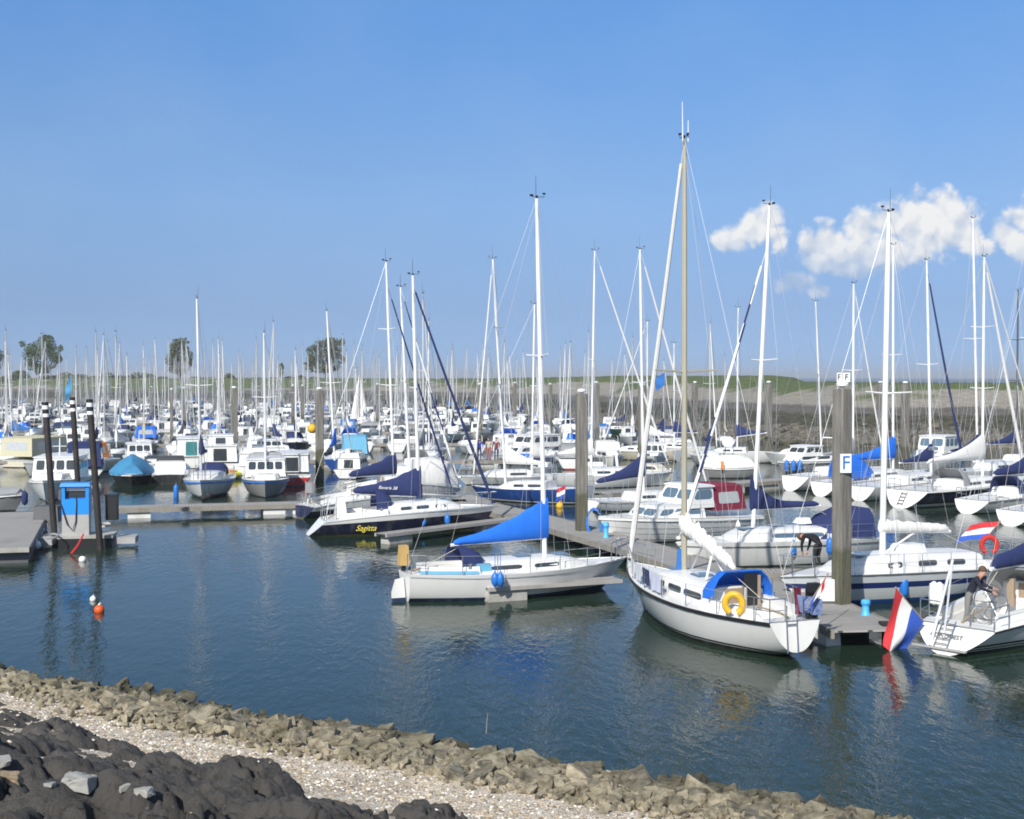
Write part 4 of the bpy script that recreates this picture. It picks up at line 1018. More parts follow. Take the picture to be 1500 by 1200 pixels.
m = MB(); m.tube([(0, 0, -.3), (0, 0, .42)], [.16, .16], 10); m.box((0, 0, .45), (.4, .4, .06)); o = m.build('corner_roller', M['rubber']); o.location = PZ(1303, 940, .1); tag(o, 'dark post roller at the far corner of the near pontoon end', 'roller')
def ctr(px, py, z=.5): v = PZ(px, py, z); return (v.x, v.y)
pontoon('grey walkway pontoon on white floats behind the blue fuel pump', [ctr(158, 744), ctr(432, 737), (-2.4, 71.6)], 1.5, .5, [.08, .62 * .72, .62 * .86], 1.1, 'pvc')
pontoon('narrow finger pontoon against the white hull with the bright blue boom cover', [ctr(709, 861, .45), ctr(905, 848, .45)], .55, .45, [.15], 1.3, beam=.05, bm='plank')
pontoon('narrow finger pontoon beside the navy hulled yacht', [ctr(557, 781), ctr(770, 755)], .55, .45, [.10, .72], 1.35, beam=.07, bm='plank')
pontoon('grey finger pontoon under the bending person in black', [ctr(1095, 838), ctr(1232, 838)], 1.0, .5, [.1, .9], 1.2)
pontoon('far grey pontoon beyond the maroon canopied cruiser', [ctr(880, 722), ctr(1160, 701), ctr(1520, 694)], 1.6, .5, [.1, .25, .4, .55, .7, .85], 1.4)
pontoon('grey finger pontoon behind the silver mooring post, far right', [ctr(1150, 705), ctr(1290, 712)], .6, .5, [.1, .9], 1.2)

# fuel jetty on the left
t = thing('jetty', 'wide grey boarded jetty at the left edge of the water', 'jetty', ctr(-40, 805) + (0,), 0)
o = Vector((*ctr(-40, 805), 0)); m = MB()
quad = [Vector((*ctr(*p, .6), 0)) - o for p in ((-60, 806), (41, 803), (70, 749), (-60, 753))]
m.loft([[(q.x, q.y, .52) for q in quad], [(q.x, q.y, .6) for q in quad]])
dk = m.build('deck', DECK, t, smooth=False)
m = MB(); c = sum(quad, Vector()) / 4
for a, b in ((0, 1), (1, 2), (2, 3)):
    p, q = quad[a] * 1.0, quad[b] * 1.0; n = (q - p).normalized().cross(Vector((0, 0, 1))) * .05
    e = MB(); e.loft([[(p + n * s)[:2] + (zz,) for s, zz in ((0.03, .44), (1.6, .44), (1.6, .615), (.03, .615))], [(q + n * s)[:2] + (zz,) for s, zz in ((.03, .44), (1.6, .44), (1.6, .615), (.03, .615))]]); e.build('edge_beam', M['conc'] if a == 0 else M['black'], t, smooth=False)
m.loft([[(q * .96 + c * .04)[:2] + (zz,) for q in quad] for zz in (-.3, .5)]); m.build('float', M['dgrey'], t, smooth=False)
# small floating platform of the pump
b0 = PZ(125, 783, .5); RP = R(9)
t = thing('pump_platform', 'small dark floating platform carrying the blue fuel pump', 'platform', (b0.x, b0.y + .15, 0), RP)
m = MB(); m.box((0, 0, .44), (2.2, 1.5, .12)); m.build('deck', M['conc'], t, smooth=False)
m = MB(); m.box((0, 0, .06), (2.12, 1.42, .62)); m.build('float', M['black'], t, smooth=False)
for k, x in enumerate((-1.75, 1.75)):
    m = MB(); m.box((x * .93, -.05, .26), (.72, 1.2, .26)); m.build('side_float', M['grey'], t, smooth=False)
# pump
pl = Vector((b0.x - .36, b0.y - .12, .50))
t = thing('fuel_pump', 'blue and grey fuel pump cabinet standing between the black posts', 'fuel pump', pl, RP); t.scale = (1.04, 1.04, 1.02)
m = MB(); m.box((0, 0, .42), (1.02, .62, .84)); m.build('lower_cabinet', M['grey'], t, smooth=False)
m = MB(); m.box((0, 0, 1.15), (1.04, .64, .62)); m.build('upper_cabinet', M['pump'], t, smooth=False)
m = MB()
m.box((-.455, 0, 1.74), (.13, .64, .56)); m.box((.455, 0, 1.74), (.13, .64, .56)); m.box((0, 0, 2.03), (1.16, .78, .14), tx=.94, ty=.9); m.box((0, .1, 1.74), (.80, .40, .55)); m.build('display_head', M['pump'], t, smooth=False)
m = MB(); m.panel([(-.38, -.105, 1.48), (.38, -.105, 1.48), (.38, -.105, 1.95), (-.38, -.105, 1.95)], .02, .98, .05, .62, .02, cut=.08); m.build('display_screen', M['glass'], t)
m = MB(); m.box((0, -.15, 1.86), (.72, .10, .14)); m.build('price_panel', M['white'], t, smooth=False)
m = MB(); m.box((-.535, -.01, 1.12), (.03, .58, 1.10)); m.build('shade_panel', M['pumpsh'], t, smooth=False)  # darker sheet on the left side paints in the shade there
for s in (-1, 1):
    m = MB(); m.box((-.60, s * .14, 1.62), (.12, .16, .40), tx=.8); m.build('nozzle_holster', M['dgrey'], t, smooth=False)
m = MB(); m.tube([(-.58, -.14, 1.55), (-.52, -.36, 1.2), (-.30, -.40, .45), (-.1, -.38, .2), (.02, -.36, .55), (.06, -.34, 1.3), (.04, -.33, 1.6)], .022, 6); m.build('hose', M['rubber'], t)
def coil(name, label, c, r, mm, n=3, tilt=.2):
    m = MB(); pts = [(r * (1 - .04 * (k // 16)) * math.cos(k * .4), r * math.sin(k * .4), .02 + .022 * (k / 16) + tilt * r * math.sin(k * .4)) for k in range(16 * n)]
    m.tube(pts, .022, 5); o = m.build(name, mm, None); o.location = c; return tag(o, label, 'rope' if 'rope' in name else 'hose')
coil('rope_coil', 'coil of pale rope on the platform right of the fuel pump', PZ(152, 772, .5) + Vector((0, 0, .02)), .26, M['rope'])
coil('hose_coil', 'grey coiled hose on the float left of the fuel pump', PZ(73, 788, .5), .3, M['greyc'])
for k, (px, py, r, lab) in enumerate([(56, 783, .15, 'white ball fender hanging between the jetty and the pump platform'), (52, 799, .17, 'large white ball fender at the near corner of the jetty'), (60, 777, .12, 'small white ball fender, upper one beside the jetty corner')]):
    m = MB(); m.ball((0, 0, 0), r, 10, 8); m.tube([(0, 0, r * .9), (0, 0, r * 1.25)], [.05, .03], 6); o = m.build('ball_fender', M['white']); o.location = PZ(px, py, .35); tag(o, lab, 'fender')
m = MB(); m.box((0, 0, .55), (.5, .4, 1.1)); m.box((0, 0, 1.13), (.56, .46, .08)); o = m.build('bin', M['black'], smooth=False); o.location = PZ(163, 762, .5); tag(o, 'black bin on the walkway pontoon right of the fuel pump', 'bin')
m = MB(); m.box((0, 0, .35), (1.15, .9, .7), tx=.9, ty=.9); m.tube([(-.5, -.4, .7), (0, -.4, 1.0), (.5, -.4, .7)], .03, 5); o = m.build('gear_box', M['dgrey'], smooth=False); o.location = PZ(70, 764, .5); tag(o, 'dark box of gear on the jetty edge left of the fuel pump', 'box')
# things afloat
def float_ball(label, px, py, r, m1, cat='buoy', m2=None):
    t = thing('buoy', label, cat, PZ(px, py, 0)); m = MB(); m.ball((0, 0, r * .45), r, 14, 10); m.build('ball', m1, t)
    m = MB(); m.lathe([(r * .22, r * 1.3), (r * .25, r * 1.5), (r * .12, r * 1.65)], 8); m.tube([(0, 0, r * 1.6), (r * .2, 0, r * 1.9), (r * .4, 0, r * 1.6)], r * .07, 5); m.build('eye', m2 or m1, t); return t
float_ball('round orange mooring buoy floating in the open water, left', 143, 898, .155, mat('orange_buoy', (.72, .10, .015), .5, .1, 6), m2=M['white'])
float_ball('small white float on the water just above the orange buoy', 134, 881, .10, M['white'])
float_ball('white float with a dark collar below the fuel pump', 119, 823, .14, M['white'], m2=M['black'])
m = MB(); m.tube([(-.5, 0, .05), (-.1, 0, .35), (.3, .05, .75)], [.05, .045, .03], 6); o = m.build('boat_hook', M['red']); o.location = PZ(115, 812, 0); o.rotation_euler = (0, 0, 1.2); tag(o, 'short red and worn pole end sticking out of the water below the pump', 'pole')

def pile(label, px, py, d, w=.48, rz=.5, foot=1.6, pxb=None, capm='white', name='mooring_pile', cat='mooring pile', wm='wood', group=None, tarred=False, cap=True):
    top = PD(px, py, d); base = PD(pxb if pxb is not None else px, 700, d); base.z = 0
    t = thing(name, label, cat, base, 0, group); ln = Vector((top.x - base.x, 0, 0)); h = top.z
    rt = Matrix.Rotation(rz, 3, 'Z'); n = 4 if not tarred else 12
    def ring(z, k=1.0):
        c = ln * (z / h) + Vector((0, 0, z)); q = w / 2 * (math.sqrt(2) if n == 4 else 1)
        if n == 4:
            pts = [(-.5, -.42), (-.42, -.5), (.42, -.5), (.5, -.42), (.5, .42), (.42, .5), (-.42, .5), (-.5, .42)]
            return [rt @ Vector((x * w * k, y * w * k, 0)) + c for x, y in pts]
        return [rt @ Vector((q * k * math.cos(6.2832 * j / n), q * k * math.sin(6.2832 * j / n), 0)) + c for j in range(n)]
    if tarred:
        m = MB(); m.loft([ring(-1), ring(h - .62)]); m.build('shaft', M['tar'], t, ang=50)
        for a, b, mm in ((h - .62, h - .48, 'white'), (h - .48, h - .30, 'black'), (h - .30, h - .14, 'white'), (h - .14, h, 'black')):
            m = MB(); m.loft([ring(a, 1.03), ring(b, 1.03)]); m.build('band', M[mm], t, ang=50)
    else:
        m = MB(); m.loft([ring(-1.5), ring(foot), ring(h - .25), ring(h, .94)]); m.build('shaft', M['pile'], t, ang=30)
        if cap:
            m = MB(); c = ln + Vector((0, 0, h)); m.lathe([(w * .14, 0), (w * .14, .07), (w * .42, .09), (w * .44, .15), (w * .3, .20), (w * .1, .22)], 10, c=c); m.build('cap', M[capm], t)
    return t
PF = pile('thick square grey timber pile with the large letter F board', 1234, 570, 39.0, .425, R(31), 2.05)
pile('tall square grey timber pile rising from the pontoon, right of the bright blue boom cover', 852, 577, 57.6, .45, R(12), 2.2)
pile('grey timber pile with a white cap, right of the leaning white mast at centre left', 468, 572, 92, .50, R(20), 2.6)
pile('grey timber pile with a white cap beside the white wheelhouse', 343, 570, 104, .46, R(20), 2.6)
pile('dark timber pile left of the boat with teal windows', 269, 570, 150, .46, R(20), 2.5)
pile('slim dark pile just right of the small royal blue canopy', 251, 572, 128, .28, R(10), 2.0)
pile('slim grey pile in the far moorings left of the round-buoy pile', 429, 566, 170, .4, R(20), 2.2)
pile('slim grey pile beside the small thin tree, far moorings', 443, 566, 175, .4, R(20), 2.2)
pile('far grey pile right of the hoisted white sails', 553, 564, 165, .42, R(20), 2.2)
pile('far grey pile with a dark foot, left of the long navy furled sail', 703, 564, 150, .5, R(20), 3.0)
pile('far grey pile in front of the dam, left of the tall bright mast', 754, 562, 178, .45, R(20), 2.2)
pile('far grey pile just right of the bright mast with the blue boom cover', 806, 564, 160, .4, R(20), 2.2)
pile('far grey pile right of the nearer square pile at centre', 873, 562, 130, .55, R(20), 2.5)
pile('grey pile partly behind the mast with a navy boom cover', 941, 566, 100, .52, R(20), 3.2)
pile('far grey pile just right of the tallest mast', 1018, 562, 125, .42, R(20), 2.5)
pile('grey pile with a dark foot near the dam, left of the letter F pile', 1126, 562, 112, .48, R(20), 2.4)
pile('grey pile behind the white mast, right of the letter F pile', 1290, 562, 118, .55, R(20), 2.4)
pile('grey pile standing before the dam above the navy hulled yacht', 1326, 563, 96, .48, R(20), 2.6)
pile('far slim pile at the left end of the moorings', 222, 568, 190, .35, R(20), 2.2)
G = 'three black posts with white bands at the fuel pump'
pile('leftmost of the three black posts with white bands', 66, 589, 56.5, .265, 0, pxb=79, name='guide_post', cat='post', tarred=True, group=G)
pile('middle one of the three black posts with white bands, behind the pump', 106, 582, 60, .245, 0, pxb=117, name='guide_post', cat='post', tarred=True, group=G)
pile('rightmost of the three black posts with white bands', 131, 585, 55.3, .27, 0, pxb=145, name='guide_post', cat='post', tarred=True, group=G)
# letter boards
def board(label, px, py, d, w, h, s, col, rz=0.0, push=0.0, lm='fblue'):
    c = PD(px, py, d); t = thing('letter_sign', label, 'sign', c, rz)
    m = MB(); m.box((0, 0, 0), (w, .03, h)); m.build('board', M['white'], t, smooth=False)
    text('letter', s, h * 1.02 if s == 'F' else h * .8, M[lm], t, (0, -.021, 0), (R(90), 0, 0), ext=.004); return t
board('white board with a blue letter F fixed to the pile', 1239.5, 679, 38.71, .33, .54, 'F', 'fblue', R(8))
t = thing('sign_box', 'small white two-sided box with letters F F on top of the thick pile', 'sign', PD(1235.5, 553, 39.0), 0)
for px, rz, dx in ((1230, R(-52), -.115), (1240, R(12), .075)):
    w = .17 if rz < 0 else .23
    m = MB(); rot = Matrix.Rotation(rz, 3, 'Z'); m.box(Vector((dx, 0, 0)), (w, .03, .27), rot=rot); b_ = m.build('board', M['white'], t, smooth=False)
    text('letter', 'F', .24, M['black'], b_, Vector((dx, 0, 0)) + rot @ Vector((0, -.021, 0)), (R(90), 0, rz))
m = MB(); m.tube([(0, .03, -.35), (0, .03, .1)], .03, 6); m.build('bracket', M['steel'], t)
# service pedestals and small pontoon furniture
m = MB(); m.box((0, 0, .45), (.46, .40, .9)); o = thing('service_pedestal', 'white service box on a grey base beside the letter F pile', 'service box', PZ(1213, 884, .5))
m.build('base', M['dgrey'], o, smooth=False); m = MB(); m.box((0, 0, .79), (.50, .46, .62), tx=.96, ty=.96); m.build('cabinet', M['white'], o, smooth=False); o.location.z = .1
def pedestal(label, px, py, h=.75):
    t = thing('water_pedestal', label, 'pedestal', PZ(px, py, .5)); m = MB(); m.lathe([(.14, 0), (.12, .05), (.10, .08), (.10, h * .62), (.13, h * .66), (.13, h * .9), (.09, h)], 12); m.build('column', M['lblue'], t)
    m = MB(); m.lathe([(.135, h * .70), (.135, h * .76)], 12); m.build('collar', M['fblue'], t); return t
pedestal('short pale blue pedestal on the pontoon end near the large flag', 1270, 902, .42)
pedestal('short pale blue pedestal right of the tall central pile', 888, 788, .62)
coil('hose_coil', 'tangled blue hose hung beside the central pile', PZ(871, 779, .5) + Vector((0, 0, .3)), .34, M['fblue'], 5, 1.6)
m = MB(); m.tube([(0, 0, 0), (.1, -.2, .5), (.05, -.1, 1.0)], .05, 6); 
# ================================================================== THE NEAR BOATS
def fender(label, at, L=.6, r=.13, m='fblue', rope=.5, group=None):
    o = MB(); o.lathe([(.03, L / 2 + .06), (.05, L / 2), (r * .8, L / 2 - .06), (r, L / 2 - .14), (r, -L / 2 + .14), (r * .8, -L / 2 + .06), (.05, -L / 2), (.03, -L / 2 - .04)], 12)
    o.tube([(0, 0, L / 2), (0, 0, L / 2 + rope)], .010, 4); b = o.build('fender', M[m]); b.location = at; return tag(b, label, 'fender', group)
def lifebuoy(label, at, rz, m, horseshoe=True, r=.30, tilt=0.0):
    o = MB(); n = 22; a0, a1 = (R(-65), R(245)) if horseshoe else (0, R(360))
    pts = [(r * math.cos(a0 + (a1 - a0) * k / n), 0, r * 1.12 * math.sin(a0 + (a1 - a0) * k / n)) for k in range(n + 1)]
    o.tube(pts, .085, 8); b = o.build('lifebuoy', M[m]); b.location = at; b.rotation_euler = (tilt, 0, rz); return tag(b, label, 'lifebuoy')
FL = [mat('flag_red', (.55, .03, .04), .8, .1, 4), mat('flag_white', (.74, .74, .74), .8, .06, 4), mat('flag_blue', (.03, .10, .48), .8, .1, 4)]
def flag(label, a, b, hang, mats=FL, stripes='u', wav=.10, cat='flag', n=16, seed=1, staff=True, curl=(0, 0, 0), cut=(4, 8), pinch=0.0, foot=.28):
    """a = staff top, b = staff foot (world); hoist along the upper part of the staff, cloth falls along the vector hang"""
    a, b = Vector(a), Vector(b); t = thing('flag', label, cat, b); A = a - b; r = random.Random(seed)
    if staff:
        m = MB(); m.tube([(0, 0, 0), A], [.018, .012], 6); m.ball(A, .03, 6, 5); m.build('staff', M['teak'], t)
    hang = Vector(hang); curl = Vector(curl); P = []
    for i in range(13):
        u = i / 12; row = []
        for j in range(n + 1):
            v = j / n; u2 = .5 + (u - .5) * (1 - pinch * v) if pinch else u; p = A.lerp(A * foot, u2) + hang * v + curl * (v * v)
            side = A.cross(hang).normalized()
            p += side * wav * math.sin(u * 7 + v * 4 + seed) * v ** .7 + A.normalized() * wav * .5 * math.sin(v * 6 + seed) * v
            row.append(p)
        P.append(row)
    m = MB(); m.grid(P, mif=lambda i, j: (0 if i < cut[0] else 1 if i < cut[1] else 2)); m.build('cloth', mats, t); return t
def cloth(label, pts, mm, name, cat, wav=.02):
    """a limp cloth over four world corners: top a, top b, bottom b, bottom a"""
    q = [Vector(p) for p in pts]; o = q[0]; P = []; nrm = (q[1] - q[0]).cross(q[3] - q[0]).normalized()
    for i in range(9):
        v = i / 8; P.append([q[0].lerp(q[1], j / 8).lerp(q[3].lerp(q[2], j / 8), v) - o + nrm * wav * math.sin(j * 1.7 + v * 2) * v for j in range(9)])
    m = MB(); m.grid(P); b = m.build(name, mm); b.location = o; return tag(b, label, cat)
def line_(label, pts, r=.012, m='rope', name='mooring_line', sag=.0):
    o = Vector(pts[0]); mb = MB(); P = []
    for a, b in zip(pts, pts[1:]):
        a, b = Vector(a) - o, Vector(b) - o
        for k in range(8): u = k / 8; P.append(a.lerp(b, u) - Vector((0, 0, sag * 4 * u * (1 - u))))
    P.append(Vector(pts[-1]) - o); mb.tube(P, r, 5); b = mb.build(name, M[m]); b.location = o; return tag(b, label, 'mooring line')

# ---- the white sloop in the middle foreground, stern to us
S, Bw = (1166, 912, 33.6), (920, 822, 41.85); loc, rz, L, zs, zb = place(S, Bw)
t1, top1 = mast_fit(S, Bw, 1003, (1001.5, 205))
h1 = Hull(L, 2.95, zs, .98, zb, ws=.50, so=-.10, rb=1.15, zb0=.20, es=.44, em=.26, eb=.62)
A = yacht('white sloop with black sheer stripe and gold coloured mast, stern toward us in the foreground', 'sailboat', h1, H_WBLACK, loc, rz, cover='sail', jib='sail', hood='royal',
          mast_t=t1, mast_top=top1, mastm='gold', boomz=2.62, boomL=2.75, boomdrop=.78, ck=(.07, .30), cab=(.31, .74), cabh=.46, win=((.06, .30), (.34, .52), (.58, .72)),
          strake=('black', .955, .09, .02), rail=5, coverkw=dict(hm=.26, he=.30, w=.15, pw=.8, lump=.24, seed=4, n=26), jibkw=dict(r=.085, hi=.945, lo=.0), spr=(.462,), sl=1.0, mr=.088, hoodw=.64, hoodh=.50, hoodlen=.85, trm=M['gel'], hoodwin=False)
W1 = lambda p: world(loc, rz, p)
def at1(t, u, z=0.0): return W1((h1.X(t), u * h1.b(t), h1.zs(t) + z))
m = MB()
m.panel([h1.pt(.70, .80, 1), h1.pt(.66, .80, 1), h1.pt(.66, .92, 1), h1.pt(.70, .92, 1)], 0, 1, .0, 1, .012, cut=.1); m.build('hull_window', M['glass'], A)
m = MB()     # folded stern ladder
for y in (-.02, .28): m.tube([(h1.X(0) - .06, y, h1.zs(0) + .42), (h1.X(0) - .06, y, h1.zs(0) - .02), (h1.X(0, .2) - .10, y + .04, .22)], .016, 6)
for k in range(5):
    f = k / 4; m.tube([(h1.X(0) - .07 + .30 * f, -.02 + .04 * f, h1.zs(0) - .05 - .62 * f), (h1.X(0) - .07 + .30 * f, .28 + .04 * f, h1.zs(0) - .05 - .62 * f)], .016, 5)
m.build('boarding_ladder', M['steel'], A)
m = MB(); m.box((h1.X(.275), -.28, h1.zs(.3) + .42), (.05, .42, .85)); m.build('cockpit_bulkhead', M['black'], A)
m = MB(); m.box((h1.X(.27), -.52, h1.zs(.3) + .40), (.03, .08, .80)); m.build('washboard', M['teak'], A)
m = MB(); m.box((h1.X(.01) + .1, -.62, h1.zs(0) + .38), (.10, .30, .75)); m.box((h1.X(.01) + .02, -.62, h1.zs(0) + .80), (.24, .34, .22), tx=.8, ty=.8); m.build('outboard_engine', M['black'], A)
m = MB(); m.tube([(h1.X(.12), .75, h1.zs(.1)), (h1.X(.12), .75, h1.zs(.1) + .75)], .045, 8); m.build('vent_post', M['grey'], A)
m = MB(); bz = 2.62; mx = h1.X(t1)
for y in (-.30, .32): m.tube([(mx - 1.6, y * .2, 2.1), (mx - 1.75, y, h1.zs(.45) + .5)], .035, 6)
m.build('boom_crutch', M['gel'], A)
m = MB(); m.tube([(mx - .10, 0, 1.25), (mx - 1.0, 0, 2.28)], .03, 6); m.build('kicking_strap', M['steel'], A)
m = MB(); m.tube([(mx + .12, .05, 1.25), (mx + .10, .05, 2.1)], [.16, .11], 7); m.build('mast_boot', M['blue2'], A)
m = MB(); tp1 = Vector(top1)
m.tube([tp1 + Vector((-.12, .12, -.1)), tp1 + Vector((-.12, .14, 1.0))], [.018, .010], 5); m.tube([tp1 + Vector((-.12, -.05, -.1)), tp1 + Vector((-.12, -.05, .5))], [.016, .010], 5); m.build('antenna', M['white'], A)
lifebuoy('yellow horseshoe lifebuoy on the stern rail of the foreground white sloop', at1(.135, .92, .33), R(-14), 'yellow', True, .215)
def rail_pt(t, z): return at1(t, .93, z)
cloth('white towel drying on the rail of the foreground white sloop, foremost one', [rail_pt(.80, .56), rail_pt(.735, .56), rail_pt(.735, .06), rail_pt(.80, .10)], M['white'], 'towel', 'towel')
cloth('dark blue patterned cloth drying on the rail of the foreground white sloop', [rail_pt(.640, .56), rail_pt(.575, .56), rail_pt(.575, .12), rail_pt(.640, .12)], mat('navy_pattern', (.03, .045, .12), .9, .6, 14), 'towel', 'towel')
cloth('pale lilac towel drying on the foreground white sloop rail, nearest the sprayhood', [rail_pt(.568, .56), rail_pt(.49, .56), rail_pt(.49, .08), rail_pt(.568, .08)], mat('lilac', (.55, .58, .72), .9, .06, 5), 'towel', 'towel')
cloth('second white towel on the foreground sloop rail, left of the patterned cloth', [rail_pt(.725, .56), rail_pt(.655, .56), rail_pt(.655, .10), rail_pt(.725, .08)], mat('offwhite_towel', (.66, .68, .72), .9, .05, 5), 'towel', 'towel')
cloth('dark red towel hanging at the stern of the foreground white sloop', [at1(.05, -.55, .78), at1(.035, -.2, .78), at1(.035, -.25, .12), at1(.05, -.55, .10)], M['maroon'], 'towel', 'towel', .05)
cloth('blue and white striped towel bundled on the stern rail of the foreground white sloop', [at1(.03, -.3, .62), at1(-.03, -.95, .55), at1(-.02, -.95, .12), at1(.03, -.35, .20)], mat('blue_stripe', (.16, .22, .42), .9, .8, 11), 'towel', 'towel', .07)
flag('red white and blue flag on a slanting staff on the foreground sloop', PD(1214, 842, 33.4), PD(1184, 890, 33.6), (-.10, 0, -.34), wav=.05, seed=3)
line_('mooring line from the foreground sloop stern to the pontoon', [at1(.03, -.9, .1), PZ(1245, 892, .55)], .014, sag=.08)

# ---- white boat with the bright blue boom cover
S, Bw = (592, 839, 42.4), (918, 816, 45.4); loc, rz, L, zs, zb = place(S, Bw); t2, top2 = mast_fit(S, Bw, 798, (786, 292))
h2 = Hull(L, 2.7, zs, .86, zb, ws=.42, so=.10, rb=.95, zb0=-.02, es=.45, em=.27, eb=.62, kb=-.3)
B_ = yacht('white yacht lying side on under a bright royal blue boom cover', 'sailboat', h2, H_Y2, loc, rz, cover='royal', hood='navy', mast_t=t2, mast_top=top2, mastm='wmast', boomz=1.78, boomL=3.25, boomdrop=.10,
          ck=(.05, .27), cab=(.28, .80), cabh=.34, win=((.10, .36), (.47, .68)), strake=('greyc', .90, .035, .008), coverkw=dict(hm=1.02, he=.28, w=.17, pw=1.7, lump=.035, n=18), spr=(.56,), sl=.85, mr=.082, rail=5, hoodw=.60, hoodh=.46, hoodlen=1.0, radar=None, back=True, jib=None)
W2 = lambda p: world(loc, rz, p)
m = MB(); m.loft([[(h2.X(0) - .03, -.02, .75), (h2.X(0) - .30, -.02, .70), (h2.X(0) - .42, -.02, .30), (h2.X(0) - .40, -.02, -.2), (h2.X(0) + .05, -.02, -.2)], [(h2.X(0) - .03, .04, .75), (h2.X(0) - .30, .04, .70), (h2.X(0) - .42, .04, .30), (h2.X(0) - .40, .04, -.2), (h2.X(0) + .05, .04, -.2)]]); m.build('rudder', H_Y2, B_, ang=25)
m = MB(); m.box((h2.X(.0) + .05, .25, h2.zs(0) + .50), (.30, .34, .62), tx=.82, ty=.8); m.build('outboard_cover', M['beige'] if 0 else mat('tan_vinyl', (.55, .36, .13), .7, .2, 6), B_)
m = MB(); m.box((h2.X(.0) + .05, .25, h2.zs(0) + .1), (.10, .14, .35)); m.build('outboard_leg', M['black'], B_)
m = MB()
for sd in (-1, 1): m.loft([[(h2.X(t), sd * (h2.b(t) * .80 + dx), h2.zs(t) + zz) for dx, zz in ((0, .01), (.02, .01), (.02, .10), (0, .10))] for t in (.04, .12, .2, .27)])
m.build('cockpit_dodger', M['sky'], B_)
m = MB(); m.box((h2.X(.30), -.78, h2.zs(.3) + .18), (.55, .12, .24), tx=.8); m.build('folded_cover', M['sky'], B_)
G = 'pair of blue ball fenders on the near finger'
for k, (px, lab) in enumerate([(725, 'left one of the two blue pear fenders at the bright blue boom cover yacht'), (733, 'right one of the two blue pear fenders at the bright blue boom cover yacht')]):
    fender(lab, PD(px, 850, 41.9), .40, .12, 'fblue', .75, G)
line_('grey bow line of the yacht with the bright blue cover', [W2((h2.X(.97), 0, h2.zs(1) + .05)), PZ(935, 812, .55)], .014)

# ---- navy hulled yacht with white scoop stern
S, Bw = (472, 762, 60.5), (726, 741, 62.6); loc, rz, L, zs, zb = place(S, Bw); t3, top3 = mast_fit(S, Bw, 613, (605, 404))
h3 = Hull(L, 2.9, zs, .95, zb, ws=.72, so=-.75, rb=.75, zb0=-.08, es=.42, em=.30, eb=.72)
C_ = yacht('navy hulled yacht with white scoop stern and a lettered navy boom cover', 'sailboat', h3, [H_NAVY, M['gel']], loc, rz, cover='navy', hood='navy', jib='navy', mast_t=t3, mast_top=top3, mastm='wmast', boomz=1.60, boomL=3.05, boomdrop=-.20,
          ck=(.08, .34), cab=(.35, .80), cabh=.40, win=((.16, .30), (.36, .52), (.6, .74)), bands=((.80, 1.0, 1),), coverkw=dict(hm=.95, he=.42, w=.19, pw=1.7, lump=.04, n=16), jibkw=dict(r=.075, hi=.97, lo=.03), spr=(.50,), sl=.9, mr=.085, frac=.955, rail=5, hoodw=.6, hoodh=.60, glass='dgrey' if 0 else 'glass')
W3 = lambda p: world(loc, rz, p)
m = MB(); m.tube([(h3.X(t3) + .02, -.03, 1.25), (h3.X(t3) + .02, -.03, 2.15)], [.14, .15], 8); m.build('mast_wrap', M['navy'], C_)
text('boat_name', 'Sagitta', .34, mat('gold_lettering', (.70, .58, .06), .5, .1, 8), C_, (h3.X(.215), -h3.b(.215) * .99 - .02, .36), (R(88), 0, R(-9)), .45)
text('cover_lettering', 'Bavaria 38', .20, M['white'], C_, (h3.X(t3) - 1.45, -.215, 2.02), (R(86), R(4), R(-4)), .25)
m = MB(); m.tube([(h3.X(.01), -.4, h3.zs(0)), (h3.X(.03), -.4, h3.zs(0) + .95)], .02, 5); m.box((h3.X(.10), .0, h3.zs(0) + .55), (.5, .9, .9), tx=.6, ty=.5); m.build('wheel_cover', M['gel'], C_)
for k, (px, py, lab) in enumerate([(621, 763, 'left one of two small blue fenders along the navy hull'), (655, 762, 'right one of two small blue fenders along the navy hull, nearer its bow')]):
    fender(lab, PD(px, py, 60.6), .45, .13, 'fblue', .5, 'blue fenders along the navy hull')
line_('bow line from the navy hulled yacht to the pontoon', [W3((h3.X(.98), 0, h3.zs(1))), PZ(770, 752, .55)], .014)

# ---- its neighbour behind, dark transom, navy cover on a tall boom
S, Bw = (446, 742, 67.5), (668, 728, 73); loc, rz, L, zs, zb = place(S, Bw); t4, top4 = mast_fit(S, Bw, 577, (566, 384))
h4 = Hull(L, 2.7, zs, .92, zb, ws=.7, so=-.3, rb=.7, zb0=-.05)
D_ = yacht('white decked dark blue yacht under a navy boom cover behind the scoop sterned one', 'sailboat', h4, [H_NAVY, M['gel']], loc, rz, cover='navy', jib='navy', mast_t=t4, mast_top=top4, mastm='wmast', boomz=1.98, boomL=2.75, boomdrop=.05,
          bands=((.66, 1.0, 1),), coverkw=dict(hm=.70, he=.38, w=.18, pw=1.6, lump=.07, seed=2), jibkw=dict(r=.06), rail=4, frac=.9, spr=(.45, .7), sl=.8, trm=H_NAVY)
m = MB(); m.box((h4.X(.03), 0, h4.zs(0) + .9), (.12, .62, .5)); m.tube([(h4.X(.03), .4, h4.zs(0)), (h4.X(.03), .4, h4.zs(0) + 1.2)], .03, 5); m.build('stern_locker', M['greyc'], D_)
